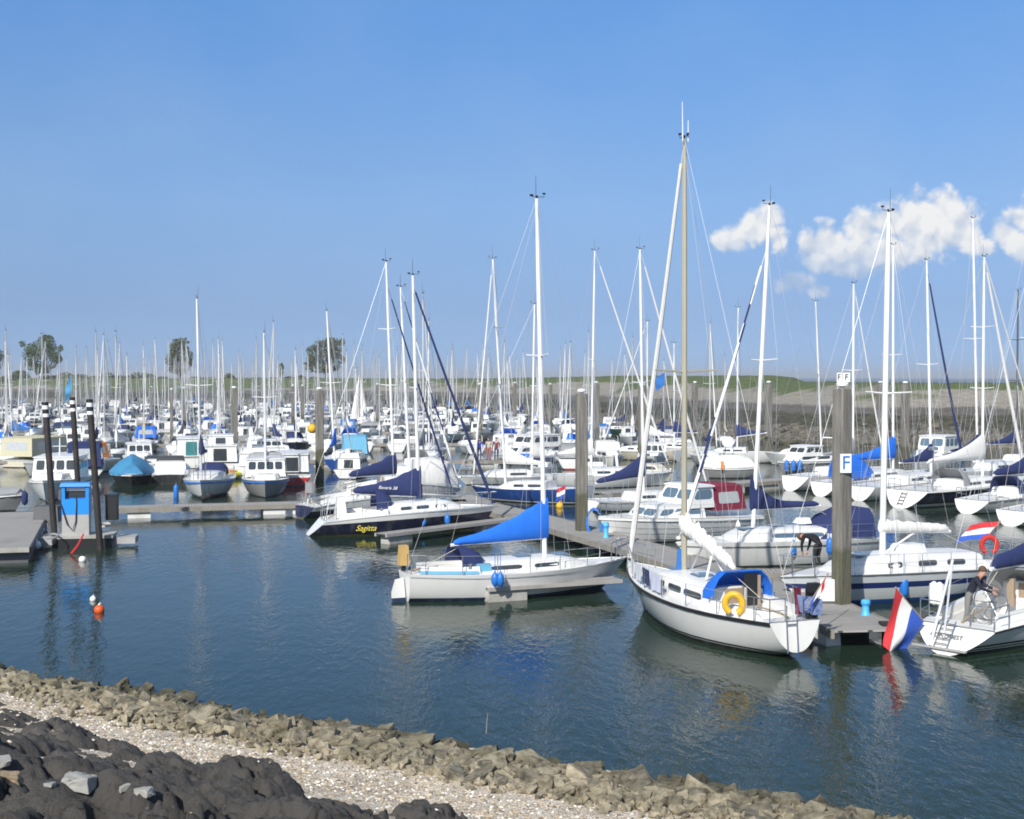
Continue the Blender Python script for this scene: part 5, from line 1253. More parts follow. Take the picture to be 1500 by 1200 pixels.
# ---- white boat with a pale tent, silver mast behind the collar of the lettered cover
S, Bw = (500, 722, 76), (676, 716, 78); loc, rz, L, zs, zb = place(S, Bw); t5, top5 = mast_fit(S, Bw, 600, (587, 421))
h5 = Hull(L, 2.6, zs, .98, zb, ws=.7, so=-.2, rb=.7, zb0=-.05)
E_ = yacht('white yacht with striped furled sail and a pale cockpit tent, behind the navy hulled yacht', 'sailboat', h5, H_WPLAIN, loc, rz, mast_t=t5, mast_top=top5, mastm='wmast', boom=False, cab=(.34, .78), cabh=.45, rail=3, jib=('wmast', 'navy'), jibkw=dict(r=.06, strip=(0, 1, 2)), spr=(.5,), sl=.8)
m = MB(); rings = []
for k in range(6):
    f = .60 + .36 * k / 5; w = h5.b(f) * .95 + .05; z = h5.zs(f) + .0; tp = 1.55 * (1 - .25 * abs(k / 5 - .4)) * (.45 if k == 5 else 1)
    rings.append([(h5.X(f), w, z), (h5.X(f), w * 1.0, z + tp * .55), (h5.X(f), w * .6, z + tp * .92), (h5.X(f), 0, z + tp), (h5.X(f), -w * .6, z + tp * .92), (h5.X(f), -w, z + tp * .55), (h5.X(f), -w, z)])
m.loft(rings); m.build('cover_tent', M['sail'], E_, ang=40)

# ---- right of the pontoon: cruiser with the maroon canopy
S, Bw = (1092, 753, 61), (876, 757, 56.6); loc, rz, L, zs, zb = place(S, Bw)
hc = Hull(L, 2.9, zs, 1.0, zb, ws=.86, so=.05, rb=.95, zb0=-.15, es=.32, em=.30, eb=.62, p=2.6)
K_ = cruiser('white motor cruiser with a maroon canopy on its after deck', 'motorboat', hc, H_WPLAIN, loc, rz,
        [('trunk', .40, .74, .80, 0, .52, .55, 3, 2), ('house', .34, .52, .78, .45, .82, .55, 1, 2), ('canopy', .10, .34, .76, .22, .98, .02, 0, 0)], canopy='maroon', glass='bglass')
m = MB()
for v in (.35, .52, .68):
    m.v += hc.strake_mb(v, .02, .008, .05, .97, 14).v; o_ = len(m.v) - len(hc.strake_mb(v, .02, .008, .05, .97, 14).v); q = hc.strake_mb(v, .02, .008, .05, .97, 14); m.f += [tuple(i + o_ for i in f) for f in q.f]; m.mi += q.mi
m.build('hull_ribs', M['greyc'], K_)
fender('white cylindrical fender hanging from the stern quarter of the maroon canopied cruiser', world(loc, rz, (hc.X(.22), hc.b(.22) + .14, .45)), .6, .12, 'white', .5)
# ---- white yacht with navy cover and navy cockpit tent
S, Bw = (1277, 786, 53), (990, 795, 49.6); loc, rz, L, zs, zb = place(S, Bw); t6, top6 = mast_fit(S, Bw, 1104, (1126, 302))
h6 = Hull(L, 2.75, zs, .92, zb, ws=.66, so=.15, rb=.9, zb0=-.02, es=.4, em=.27, eb=.65)
F_ = yacht('white yacht with navy boom cover and navy cockpit tent, bow behind the foreground sloop', 'sailboat', h6, H_WPLAIN, loc, rz, cover='navy', mast_t=t6, mast_top=top6, mastm='wmast', boomz=2.05, boomL=3.0, boomdrop=-.02,
          jib=('wmast', 'navy'), jibkw=dict(r=.075, strip=(2, 3)), frac=.875, cab=(.30, .76), cabh=.42, win=((.05, .62),), strake=('dgrey', .86, .05, .008), coverkw=dict(hm=1.05, he=.26, w=.16, pw=5, lump=.05), spr=(.52,), sl=.85, mr=.085, glass='bglass', rail=5)
sprayhood(F_, h6.X(.06), h6.X(.34), h6.b(.2) * .80, h6.zs(.2) + .05, 1.05, M['navy'], win=False, name='cockpit_tent')
m = MB(); m.box((h6.X(.345), -.3, h6.zs(.3) + .62), (.5, .6, .22), tx=.8, ty=.8); m.build('liferaft_case', M['gel'], F_)
fender('blue fender on the hull side of the white yacht with the navy tent', PD(1163, 804, 50.2), .55, .12, 'fblue', .6)
fender('short blue fender near the stern of the navy tented yacht, beside the letter F pile', PD(1217, 801, 50.4), .6, .14, 'fblue', .4)
# ---- white yacht with the broad blue band
S, Bw = (1476, 826, 45.6), (1142, 846, 40.9); loc, rz, L, zs, zb = place(S, Bw); t7, top7 = mast_fit(S, Bw, 1294, (1300, 312))
h7 = Hull(L, 3.1, zs, .96, zb, ws=.62, so=.35, rb=1.1, zb0=.10, es=.45, em=.28, eb=.66)
G_ = yacht('white yacht with a broad navy band along its hull and a white rolled mainsail', 'sailboat', h7, [H_R3, M['navy'] if 0 else mat('navy_paint_band', (.018, .035, .16), .35, .06, 3)], loc, rz, cover='sail', mast_t=t7, mast_top=top7, mastm='wmast', boomz=2.12, boomL=2.95, boomdrop=.15,
          bands=((.66, .80, 1),), cab=(.22, .80), cabh=.46, ck=(.05, .20), win=((.14, .28), (.36, .5), (.62, .72)), coverkw=dict(hm=.06, he=.32, w=.15, pw=2, lump=.10, seed=8, n=20), spr=(.47,), sl=1.0, mr=.10, strake=('dgrey', .985, .04, .012), rail=6)
m = MB(); m.tube([(h7.X(t7) - .1, 0, 1.45), (h7.X(t7) - 1.45, 0, 2.05)], .035, 6); m.build('kicking_strap', M['wmast'], G_)
m = MB(); m.box((h7.X(.46), 0, h7.zs(.4) + .58), (.95, .75, .30), tx=.8, ty=.85); m.build('deck_box', M['gel'], G_)
W7 = lambda p: world(loc, rz, p)
fender('blue fender hanging on the hull with the broad navy band', PD(1326, 861, 41.7), .62, .14, 'fblue', .7)
lifebuoy('red horseshoe lifebuoy on the stern rail of the yacht with the broad navy band', PD(1451, 799, 45), R(-10), 'red', True, .24)
flag('red white and blue flag blowing at the stern of the yacht with the navy band', PD(1467, 764, 45.6), PD(1436, 800, 45.3), (-.95, .05, -.12), wav=.07, seed=5)
# ---- big white yacht leaving the right edge, stern to us
loc0 = PD(1402, 925, 34.6); hd = math.atan2(.66, .75); L = 10.2
loc = Vector((loc0.x + math.cos(hd) * L / 2, loc0.y + math.sin(hd) * L / 2, 0)); rz = hd
h8 = Hull(L, 3.35, .64, .95, 1.2, ws=.66, so=-.55, rb=.8, zb0=-.02, es=.52, em=.30, eb=.7, tm=.5)
W8 = lambda p: world(loc, rz, p)
X_ = yacht('big white yacht with black waterline stripes and scoop stern, cut by the right edge', 'sailboat', h8, H_X, loc, rz, cover='navy', hood='greyc', mast_t=.56, mast_top=(h8.X(.56), 0, 14.2), mastm='wmast', boomz=1.95, boomL=4.0, boomdrop=.0,
          ck=(.06, .36), cab=(.37, .78), cabh=.45, jib='sail', coverkw=dict(hm=.9, he=.50, w=.22, pw=2.2, lump=.04), rail=6, sl=1.0, mr=.10, hoodw=.5, hoodh=.5, hoodlen=1.3, strake=('black', .97, .05, .012), back=False)
m = MB()
for y in (-.05, .32):
    m.tube([(h8.X(0, .98) - .03, y, .78), (h8.X(0, .15) - .06, y, .10)], .018, 6)
for k in range(6):
    f = k / 5; p = Vector((h8.X(0, .95) - .05, 0, .70)).lerp(Vector((h8.X(0, .15) - .07, 0, .14)), f); m.tube([p + Vector((0, -.05, 0)), p + Vector((0, .32, 0))], .016, 5)
m.build('boarding_ladder', M['steel'], X_)
m = MB(); a0 = Vector((h8.X(0, .3) - .04, .45, .16)); mt = Vector((h8.X(.56), 0, 14.2)); u = (mt - a0).normalized()
m.tube([a0, a0 + u * 2.3], [.042, .036], 7); m.tube([a0 + u * 2.3, mt], .007, 4); a1 = Vector((h8.X(0, .5) - .03, .15, .3)); m.tube([a1, a0 + u * 2.3], .028, 6); m.build('backstay', M['alu'], X_)
m = MB(); m.box((h8.X(0, .22) - .08, .15, .14), (.10, 1.5, .04)); m.build('stern_step', M['grey'], X_, smooth=False)
text('boat_name', 'CONQUEST', .17, M['dgrey'], X_, (h8.X(0, .62) - .045, .10, .42), (R(50), 0, R(-90)))
m = MB(); c = Vector((h8.X(.17), 0, h8.zs(.17) + .28)); m.tube([c + Vector((0, .48 * math.cos(a), .48 * math.sin(a))) for a in np.linspace(0, 6.2832, 25)], .02, 6); m.lathe([(.12, -.6), (.10, .15), (.02, .22)], 8, c=c + Vector((.1, 0, 0)))
for a in np.linspace(0, 3.14, 4)[:3]: m.tube([c + Vector((0, .48 * math.cos(a), .48 * math.sin(a))), c - Vector((0, .48 * math.cos(a), .48 * math.sin(a)))], .012, 5)
m.build('steering_wheel', M['steel'], X_)
m = MB(); m.box((h8.X(.30), .15, h8.zs(.3) + .30), (.10, .20, .75)); m.build('binnacle', M['teak'], X_)
m = MB()
for dy in (.0, .16): m.lathe([(.02, .0), (.12, .06), (.14, .3), (.12, .55), (.03, .62)], 9, c=(h8.X(.03), h8.b(.02) * .70 - dy, h8.zs(0) + .42))
m.build('horseshoe_buoy_case', M['gel'], X_)
flag('large red white and blue flag hanging at the stern of the big white yacht', PD(1314, 862, 34.6), PD(1356, 912, 35.0), (-.42, .05, -1.28), wav=.12, seed=2, curl=(-.02, 0, -.04), cut=(3, 7), pinch=.50, foot=.0)
# ================================================================== PEOPLE
def person(label, loc, rz, J, shirt, trouser, hairm, scale=1.0, shoe='black', group=None):
    """J: joint positions overriding a standing pose, facing local +x"""
    P = dict(pelvis=(0, 0, .95), belly=(.02, 0, 1.10), chest=(.03, 0, 1.30), neck=(.03, 0, 1.46), jaw=(.05, 0, 1.55), head=(.045, 0, 1.65), crown=(.03, 0, 1.73),
             shl=(.02, .19, 1.40), ell=(-.02, .26, 1.13), wrl=(.06, .27, .88), shr=(.02, -.19, 1.40), elr=(-.02, -.26, 1.13), wrr=(.06, -.27, .88),
             hil=(0, .10, .90), knl=(.03, .11, .50), anl=(0, .11, .09), tol=(.17, .13, .04), hir=(0, -.10, .90), knr=(.03, -.11, .50), anr=(0, -.11, .09), tor=(.17, -.13, .04))
    P.update(J)
    rad = dict(pelvis=.145, belly=.135, chest=.15, neck=.058, jaw=.082, head=.100, crown=.06, shl=.075, ell=.046, wrl=.030, shr=.075, elr=.046, wrr=.030, hil=.095, knl=.062, anl=.042, tol=.036, hir=.095, knr=.062, anr=.042, tor=.036)
    E = [('pelvis', 'belly'), ('belly', 'chest'), ('chest', 'neck'), ('neck', 'jaw'), ('jaw', 'head'), ('head', 'crown'), ('chest', 'shl'), ('shl', 'ell'), ('ell', 'wrl'), ('chest', 'shr'), ('shr', 'elr'), ('elr', 'wrr'),
         ('pelvis', 'hil'), ('hil', 'knl'), ('knl', 'anl'), ('anl', 'tol'), ('pelvis', 'hir'), ('hir', 'knr'), ('knr', 'anr'), ('anr', 'tor')]
    zone = {k: ('skin' if k in ('neck', 'jaw', 'head', 'crown') else 'shoe' if k in ('tol', 'tor') else 'trouser' if k[:2] in ('hi', 'kn', 'an') else 'shirt') for k in P}
    zone['pelvis'] = 'trouser'; zone['wrl'] = zone['wrr'] = 'shirt'
    P = {k: Vector(v) for k, v in P.items()}
    for sd in 'lr':
        w, e_ = P['wr' + sd], P['el' + sd]; u = (w - e_).normalized(); a = u.cross(Vector((1, 0, .2))).normalized(); a = a if a.length > .1 else Vector((0, 1, 0)); n = u.cross(a)
        nm = 'palm' + sd; P[nm] = w + u * .085; rad[nm] = .036; zone[nm] = 'skin'; E.append(('wr' + sd, nm))
        for k, (off, ln) in enumerate(((-.027, .068), (-.009, .080), (.009, .075), (.027, .058))):
            b0, b1, b2 = f'f{sd}{k}a', f'f{sd}{k}b', f'f{sd}{k}c'
            P[b0] = P[nm] + a * off + u * .03; P[b1] = P[b0] + u * ln * .55 + n * .008; P[b2] = P[b1] + (u * .8 + n * .55) * ln * .5
            for q, r_ in ((b0, .0095), (b1, .009), (b2, .0075)): rad[q] = r_; zone[q] = 'skin'
            E += [(nm, b0), (b0, b1), (b1, b2)]
        t0, t1 = f't{sd}a', f't{sd}b'; P[t0] = w + u * .05 + a * .045; P[t1] = P[t0] + (u * .8 + a * .5) * .05
        for q in (t0, t1): rad[q] = .010; zone[q] = 'skin'
        E += [(nm, t0), (t0, t1)]
    P['nose'] = P['jaw'].lerp(P['head'], .45) + (Vector((1, 0, 0)) if 'face' not in J else Vector(J['face'])) * .098; rad['nose'] = .014; zone['nose'] = 'skin'; E.append(('jaw', 'nose')); P.pop('face', None)
    names = [k for k in P if k != 'face']; idx = {k: i for i, k in enumerate(names)}
    me = bpy.data.meshes.new('person_rig'); me.from_pydata([P[k] for k in names], [(idx[a], idx[b]) for a, b in E], [])
    o = bpy.data.objects.new('person_rig', me); COL.objects.link(o)
    sk = o.modifiers.new('skin', 'SKIN'); sk.branch_smoothing = .4; ss_ = o.modifiers.new('sub', 'SUBSURF'); ss_.levels = ss_.render_levels = 2
    if not me.skin_vertices: 
        bm = bmesh.new(); bm.from_mesh(me); bm.verts.layers.skin.verify(); bm.to_mesh(me); bm.free()
    for k in names:
        sv = me.skin_vertices[0].data[idx[k]]; sv.radius = (rad[k], rad[k]); sv.use_root = (k == 'pelvis')
    dg = bpy.context.evaluated_depsgraph_get(); dg.update(); m2 = bpy.data.meshes.new_from_object(o.evaluated_get(dg)); bpy.data.objects.remove(o)
    m2.name = 'person'; m2.materials.clear()
    mats = [shirt, trouser, M['skin'], M[shoe]]; zi = dict(shirt=0, trouser=1, skin=2, shoe=3)
    for m_ in mats: m2.materials.append(m_)
    segs = [(P[a], P[b], zone[b]) for a, b in E]
    for f in m2.polygons:
        c = f.center; best = None
        for a, b, z in segs:
            ab = b - a; q = max(0, min(1, (c - a).dot(ab) / max(1e-9, ab.length_squared))); d = (a + ab * q - c).length
            if best is None or d < best[0]: best = (d, z)
        f.material_index = zi[best[1]]; f.use_smooth = True
    b = bpy.data.objects.new('person', m2); COL.objects.link(b); b.location = loc; b.rotation_euler = (0, 0, rz); b.scale = (scale,) * 3
    tag(b, label, 'person', group)
    hd = P['head']; up = (P['crown'] - P['jaw']).normalized(); m = MB(); rot = Vector((0, 0, 1)).rotation_difference(up).to_matrix(); fw = Vector((1, 0, 0)) if 'face' not in J else Vector(J['face']).normalized(); bk = (fw - up * fw.dot(up)).normalized()
    m.ball((0, 0, 0), 1, 12, 8); m.v = [tuple(hd + up * .022 - bk * .016 + rot @ Vector((v[0] * .108, v[1] * .104, max(-.35, v[2]) * .105))) for v in m.v]; m.build('hair', hairm, b)
    side = up.cross(bk)
    for s in (-1, 1):
        m = MB(); m.ball(tuple(P['head'] - up * .02 + bk * .092 + side * s * .034), .011, 6, 5); m.build('eye', M['black'], b)
    return b
def cloth_mat(n, c): return mat(n, c, .9, .15, 6, bump=.3)
person('person in a dark navy jumper and grey trousers leaning over on the big white yacht', W8((h8.X(.12), .35, h8.zs(.12) - .40)) + Vector((0, 0, 0)), R(-25),
       dict(belly=(.08, 0, 1.12), chest=(.20, 0, 1.30), neck=(.28, 0, 1.44), jaw=(.34, 0, 1.50), head=(.36, 0, 1.60), crown=(.35, 0, 1.69), shl=(.20, .18, 1.40), shr=(.20, -.18, 1.40), ell=(.36, .25, 1.18), wrl=(.60, .16, 1.12), elr=(.36, -.25, 1.16), wrr=(.60, -.12, 1.06), knl=(.10, .12, .50), anl=(.04, .14, .09), tol=(.2, .16, .04), knr=(-.02, -.12, .5), anr=(-.12, -.13, .09), tor=(.04, -.15, .04), face=(.95, 0, -.3)),
       cloth_mat('navy_jumper', (.012, .014, .03)), cloth_mat('grey_trousers', (.20, .20, .19)), M['hair'])
person('person in black bending down on the finger pontoon, seen past the foreground sloop', PZ(1200, 838, .5), R(135),
       dict(pelvis=(0, 0, .86), belly=(.12, 0, 1.0), chest=(.32, 0, 1.08), neck=(.46, 0, 1.06), jaw=(.53, 0, 1.00), head=(.60, 0, .98), crown=(.66, 0, .96), shl=(.38, .19, 1.05), shr=(.38, -.19, 1.05), ell=(.44, .22, .78), wrl=(.46, .16, .56), elr=(.44, -.22, .78), wrr=(.48, -.15, .56), hil=(0, .1, .83), hir=(0, -.1, .83), knl=(.08, .11, .46), knr=(.08, -.11, .46), face=(.5, 0, -.85)),
       cloth_mat('black_jacket', (.010, .010, .012)), cloth_mat('black_trousers', (.02, .02, .022)), M['hair'], 1.12)
G = 'people standing in the middle moorings'
for k, (px, py, lab, c1, c2, f, rz_) in enumerate([(702, 683, 'person in a blue top, leftmost of three people standing in the middle moorings', (.03, .06, .35), (.05, .07, .16), .30, -1.2),
        (716, 684, 'person in a pale top and reddish trousers, middle one of three standing', (.45, .42, .36), (.40, .12, .11), .3, -1.9), (727, 684, 'person in a maroon top and navy trousers, right one of three standing people', (.17, .03, .04), (.02, .03, .12), .3, -1.6)]):
    person(lab, Vector(((px - 750) / FPX * 106, 106, .5)), rz_, dict(ell=(.12, .26, 1.15), wrl=(.26, .18, 1.0)) if k != 1 else {}, cloth_mat(f'top_{k}', c1), cloth_mat(f'legs_{k}', c2), M['hair'], 1.03)

# ================================================================== THE MOORINGS BEYOND
TAKEN = [((716 - 750) / FPX * d_, d_, 2.4) for d_ in (95, 98, 101, 104)]                                        # (x, y, radius) of every berth in use
ROWB = []                                         # boats that still need their own label: (root, look)
for o in list(COL.objects):
    if o.parent is None and o.get('category') in ('sailboat', 'motorboat'): TAKEN.append((o.location.x, o.location.y, 3.2))
bx_ = L2[:, 0] / L2[:, 1] * FPX + 750; okx = (L2[:, 1] > 60); od = np.argsort(bx_[okx]); BX, BY = bx_[okx][od], L2[okx, 1][od]
def dam(px): return float(np.interp(px, BX, BY))
def free(x, y, r):
    return all((x - a) ** 2 + (y - b) ** 2 > (r + c) ** 2 for a, b, c in TAKEN)
def near(S, Bw, px=None, top=None):
    loc, rz, L, zs, zb = place(S, Bw); TAKEN.append((loc.x, loc.y, max(2.0, L * .33)))
    r = [loc, rz, L, zs, zb]
    if px is not None: r += list(mast_fit(S, Bw, px, top))
    return r
def ahead(px, py, d, deg, L, zb=1.15):
    """bow point of a boat of length L whose stern sheer is at the pixel and which heads deg from the picture's right"""
    a = PD(px, py, d); b = a + Vector((math.cos(R(deg)) * L, math.sin(R(deg)) * L, 0)); b.z = zb; q = to_px(b); return (q[0], q[1], b.y)
def sail(label, S, Bw, px, top, HM, B=2.8, ws=.65, so=-.1, **kw):
    loc, rz, L, zs, zb, t, tp = near(S, Bw, px, top)
    h = Hull(L, B, zs, (zs + zb) / 2 - .08, zb, ws=ws, so=so, rb=.8, zb0=-.04)
    k = dict(lod=1, mast_t=t, mast_top=tp, rail=3 if S[2] < 88 else 0, boomL=min(3.1, L * .36), boomz=zs + 1.2, wirer=.010, mr=.08, mastm='wmast'); k.update(kw)
    return yacht(label, 'sailboat', h, HM, loc, rz, **k), h
# the group at the far right, sterns toward us
HD = 38
S = (1166, 698, 84); sail('white yacht with round scoop stern, leftmost of the row beyond the letter F pile', S, ahead(*S, HD, 9), 1250, (1249.5, 416), H_WPLAIN, so=-.6, ws=.75, jib='sail', cover='greyc')
S = (1208, 707, 80); sail('white yacht under bright blue cockpit tent and boom cover, behind the letter F pile', S, ahead(*S, HD, 10.2), 1309, (1307, 360), H_WPLAIN, so=-.4, ws=.72, cover='royal', hood='royal', boomL=5.2, coverkw=dict(hm=1.0, he=.42, w=.2, pw=3.2), hoodlen=2.6, hoodh=.95, ck=(.06, .30), win=((.1, .6),))
S = (1262, 713, 77); sail('white yacht with a long navy furled sail, just right of the letter F pile', S, ahead(*S, HD, 10.2), 1365, (1356, 382), H_WPLAIN, so=-.2, ws=.7, cover='navy', jib='navy', jibkw=dict(r=.08), frac=.96)
S = (1330, 719, 73); N_, hN = sail('navy hulled yacht with white rounded stern and white boom cover, right of the white mast', S, ahead(*S, HD, 11.5), 1440, (1440, 377), H_NAVYW, B=3.4, ws=.78, so=-.7, cover='sail', jib='sail', jibkw=dict(r=.10), hood='greyc', boomL=5.2, boomz=2.35, coverkw=dict(hm=1.15, he=.30, w=.18, pw=2.2), trm=M['gel'], strake=('gel', .985, .08, .02), spr=(.4, .68))
m = MB()
for y in (-.1, .22): m.tube([(hN.X(0, .9) - .05, y, .85), (hN.X(0, .2) - .05, y, .15)], .02, 5)
for k in range(4): m.tube([(hN.X(0, .8 - .18 * k) - .06, -.1, .75 - .17 * k), (hN.X(0, .8 - .18 * k) - .06, .22, .75 - .17 * k)], .02, 5)
m.build('boarding_ladder', M['dgrey'], N_)
m = MB(); m.tube([(hN.X(.05), -1.2, hN.zs(0)), (hN.X(.05), -1.2, 3.1)], .03, 6); m.lathe([(.03, 0), (.26, .02), (.26, .16), (.05, .2)], 10, c=(hN.X(.05), -1.2, 3.1)); m.build('radar_pole', M['steel'], N_)
m = MB(); m.tube([Vector((hN.X(.12), .55 * math.cos(a), 1.05 + .55 * math.sin(a))) for a in np.linspace(0, 6.2832, 20)], .03, 5); m.build('steering_wheel', M['steel'], N_)
S = (1425, 733, 70); sail('white yacht with flat oval transom and navy boom cover, near the right edge', S, ahead(*S, 36, 9.4), 1515, (1512, 300), H_WPLAIN, so=-.5, ws=.74, cover='navy', hood='navy', boomL=3.6, strake=('dgrey', .93, .05, .012), coverkw=dict(hm=.9, he=.45, w=.2))
S = (1488, 749, 64); sail('white yacht half out of the picture at the right edge, under the navy boom cover', S, ahead(*S, 34, 9), 1590, (1588, 280), H_WPLAIN, so=-.4, ws=.74, cover='navy', hood='navy')
S = (1395, 690, 86); sail('white yacht with a very tall mast behind the navy hulled one', S, ahead(*S, HD, 11), 1433, (1423, 321), H_WPLAIN, cover='navy', jib='sail', rail=0)
S = (1440, 676, 96); sail('white yacht with a dark mast at the right edge, before the dam', S, ahead(*S, 30, 10), 1490, (1490, 426), H_WPLAIN, mastm='dkmast', cover='navy', rail=0, spr=(.45, .7))
def motor(label, S, Bw, HM, style, B=2.8, ws=.85, **kw):
    loc, rz, L, zs, zb = near(S, Bw); h = Hull(L, B, zs, (zs + zb) / 2 - .06, zb, ws=ws, so=.02, rb=.7, zb0=-.15, es=.34, em=.30, eb=.62, p=2.6)
    return cruiser(label, 'motorboat', h, HM, loc, rz, style, lod=1, **kw), h, loc, rz
motor('small white cabin boat with blue fenders, left of the letter F pile before the dam', (1226, 672, 100), (1139, 675, 96), H_GREY, [('trunk', .25, .8, .85, 0, .45, .5, 2, 0), ('house', .42, .72, .78, .4, .62, .5, 2, 2)], B=2.5)
for k, px in enumerate((1153, 1163, 1172)): fender(['leftmost', 'middle', 'rightmost'][k] + ' of three blue white fenders on the small cabin boat before the dam', PD(px, 683, 96), .8, .17, 'fblue', .2, 'fenders on the small cabin boat')
motor('white hardtop cruiser with pale windows behind the navy hulled yacht, before the dam', (1400, 664, 104), (1335, 668, 99), H_WPLAIN, [('trunk', .35, .85, .8, 0, .4, .6, 2, 0), ('house', .22, .58, .8, .25, 1.15, .35, 3, 2)], glass='bglass')
# centre, between the two big piles
sail('white yacht with a long navy boom cover left of the tallest mast', (866, 733, 71), (1042, 724, 74.5), 943, (937, 366), H_WPLAIN, cover='navy', jib='sail', jibkw=dict(r=.07), boomz=1.75, boomdrop=.32, boomL=3.0, coverkw=dict(hm=.95, he=.34, w=.17, pw=2.2), spr=(.45,), strake=('dgrey', .88, .04, .01))
sail('royal blue hulled yacht with white deck behind the bright blue boom cover', (862, 714, 75), (690, 711, 78), 741, (722, 380), H_BLUE, cover='sail', jib='sail', jibkw=dict(r=.065), spr=(.45, .7), glass='glass', back=True)
sail('white yacht with a white covered boom just behind the square central pile', (806, 695, 86), (985, 691, 88), 866, (871, 368), H_WPLAIN, cover='sail', jib='sail', jibkw=dict(r=.07), spr=(.5,))
sail('low white yacht with long dark cabin windows in the middle moorings', (815, 695, 91), (668, 697, 88), 779, (783, 446), H_WPLAIN, win=((.1, .5),), cover='sail')
sail('cream yacht with its stern to the right, behind the tallest mast', (992, 660, 113), (880, 657, 117), 948, (948, 471), H_CREAM, cover='sail', jib='sail')
sail('white yacht with navy cover at the foot of the dam, right of the tallest mast', (1040, 655, 117), (945, 652, 121), 988, (987, 503), H_WPLAIN, cover='navy')
sail('white yacht with slanting navy boom cover moored before the dam', (1132, 662, 111), (1012, 660, 113), 1080, (1081, 451), H_WPLAIN, cover='navy', boomz=2.1, boomdrop=-.35)
sail('white yacht with a thin mast moored before the dam, left of the small cabin boat', (1215, 664, 106), (1120, 662, 109), 1204, (1194, 442), H_WPLAIN, cover=None)
motor('white sports boat with a pale arch, left of the tallest mast', (898, 684, 95), (988, 690, 90), H_CREAM, [('trunk', .45, .88, .75, 0, .40, .8, 1, 0), ('screen', .35, .62, .7, .25, .5, .35, 0, 0), ('arch', .22, .34, .9, 0, 1.1, 0, 0, 0)], B=2.5, housem='cream')
motor('launch under a white cover with a grey hull, left of the navy sail covered mast', (1102, 683, 95), (1026, 684, 94), H_GREY, [('tent', .04, .97, .96, .02, .85, 0, 0, 0)], canopy='sail', B=2.2)
cloth('orange jacket hung over the side of the launch under a white cover', [PD(1056, 676, 93.2), PD(1061, 676, 93.2), PD(1061, 688, 93.2), PD(1056, 688, 93.2)], M['orange'], 'jacket', 'jacket')
m2_, h_, l_, r_ = motor('white cabin cruiser with big dark windscreens and a blue lettered board', (838, 661, 114), (722, 664, 108), H_WPLAIN, [('trunk', .18, .82, .85, 0, .62, .8, 3, 2), ('house', .28, .66, .82, .58, .85, .5, 2, 2)], B=3.0)
tb = thing('lettered_board', 'blue board with white letters W A on the cabin cruiser rail', 'sign', PD(770, 671, 106), R(-4)); m = MB(); m.box((0, 0, 0), (1.15, .04, .66)); m.build('board', M['royal'], tb, smooth=False); text('letters', 'W A', .5, M['white'], tb, (0, -.026, 0), (R(90), 0, 0))
flag('small red white and blue flag on a boat beside the central square pile', PD(829, 711, 71), PD(826, 737, 71), (-.45, 0, -.2), wav=.05)
float_ball('yellow buoy hanging below the small flag beside the central pile', 820, 744, .2, M['yellow'])
# near left row, beyond the walkway pontoon
def bowto(px, d, L, deg=-88, zb=1.15, zs=.95):
    """a boat whose bow points at us: bow bearing px at distance d"""
    b = PD(px, 600, d); b.z = zb; a = b - Vector((math.cos(R(deg)) * L, math.sin(R(deg)) * L, 0)); a.z = zs; q = to_px(a); p = to_px(b); return (q[0], q[1], a.y), (p[0], p[1], d)
S, Bw = bowto(293, 77, 7.6, -84); y6, hy6 = sail('white yacht bow toward us with a navy bimini and dark round fenders', S, Bw, 294, (289, 438), H_WBLACK, B=3.0, cover='navy', hood='navy', hoodlen=2.2, hoodh=.40, hoodw=.85, cab=(.36, .8), ws=.8, boomz=2.6, strake=('fblue', .88, .10, .015))
for k, (px, lab) in enumerate([(305, 'right one of two dark ball fenders at the bow of the navy bimini yacht'), (298, 'left one of two dark ball fenders at the bow of the navy bimini yacht')]):
    m = MB(); m.ball((0, 0, 0), .23 - .03 * k, 10, 8); m.tube([(0, 0, .2), (0, 0, .5)], .02, 5); o = m.build('ball_fender', M['rubber']); o.location = PD(px, 726 + 3 * k, 76.2); tag(o, lab, 'fender', 'dark ball fenders on the navy bimini yacht')
fender('blue fender hanging at the left bow of the navy bimini yacht', PD(257, 722, 79), .9, .15, 'fblue', .2)
S, Bw = bowto(388, 78, 7.6, -80, 1.05); _, h_, l_, r_ = motor('grey hulled motor sailer with white wheelhouse and grey roof, bow toward us', S, Bw, H_GREY, [('trunk', .2, .85, .8, 0, .3, .6, 2, 0), ('house', .10, .55, .84, .15, .95, .2, 3, 4), ('canopy', .02, .22, .82, .2, 1.05, .1, 0, 0)], B=2.9, canopy='greyc', strake=('fblue', .9, .10, .02))
tl_ = local(l_, r_, PD(387, 488, 82)); mast_set(_, (h_.X(.56), 0, 1.9), tl_, M['wmast'], .075, (.5,), .7, True, None, 1); rigging(_, h_, (h_.X(.56), 0, 1.9), tl_, r=.01, sl=.7, jib=False)
S, Bw = bowto(62, 76, 8.2, -83, 1.2); motor('white wheelhouse cruiser with four dark windows behind the black posts', S, Bw, H_WPLAIN, [('trunk', .3, .85, .8, 0, .4, .8, 2, 0), ('house', .22, .62, .86, .12, 1.15, .3, 3, 4)], B=3.2, mast=1.2)
motor('grey covered launch at the left edge beyond the jetty', (-62, 724, 72), (37, 722, 71), H_GREY, [('tent', .05, .92, .9, .0, .35, 0, 0, 0)], canopy='greyc', B=2.3)
fender('navy fender on the bow of the grey covered launch', PD(35, 730, 70.5), .7, .16, 'navy', .2)
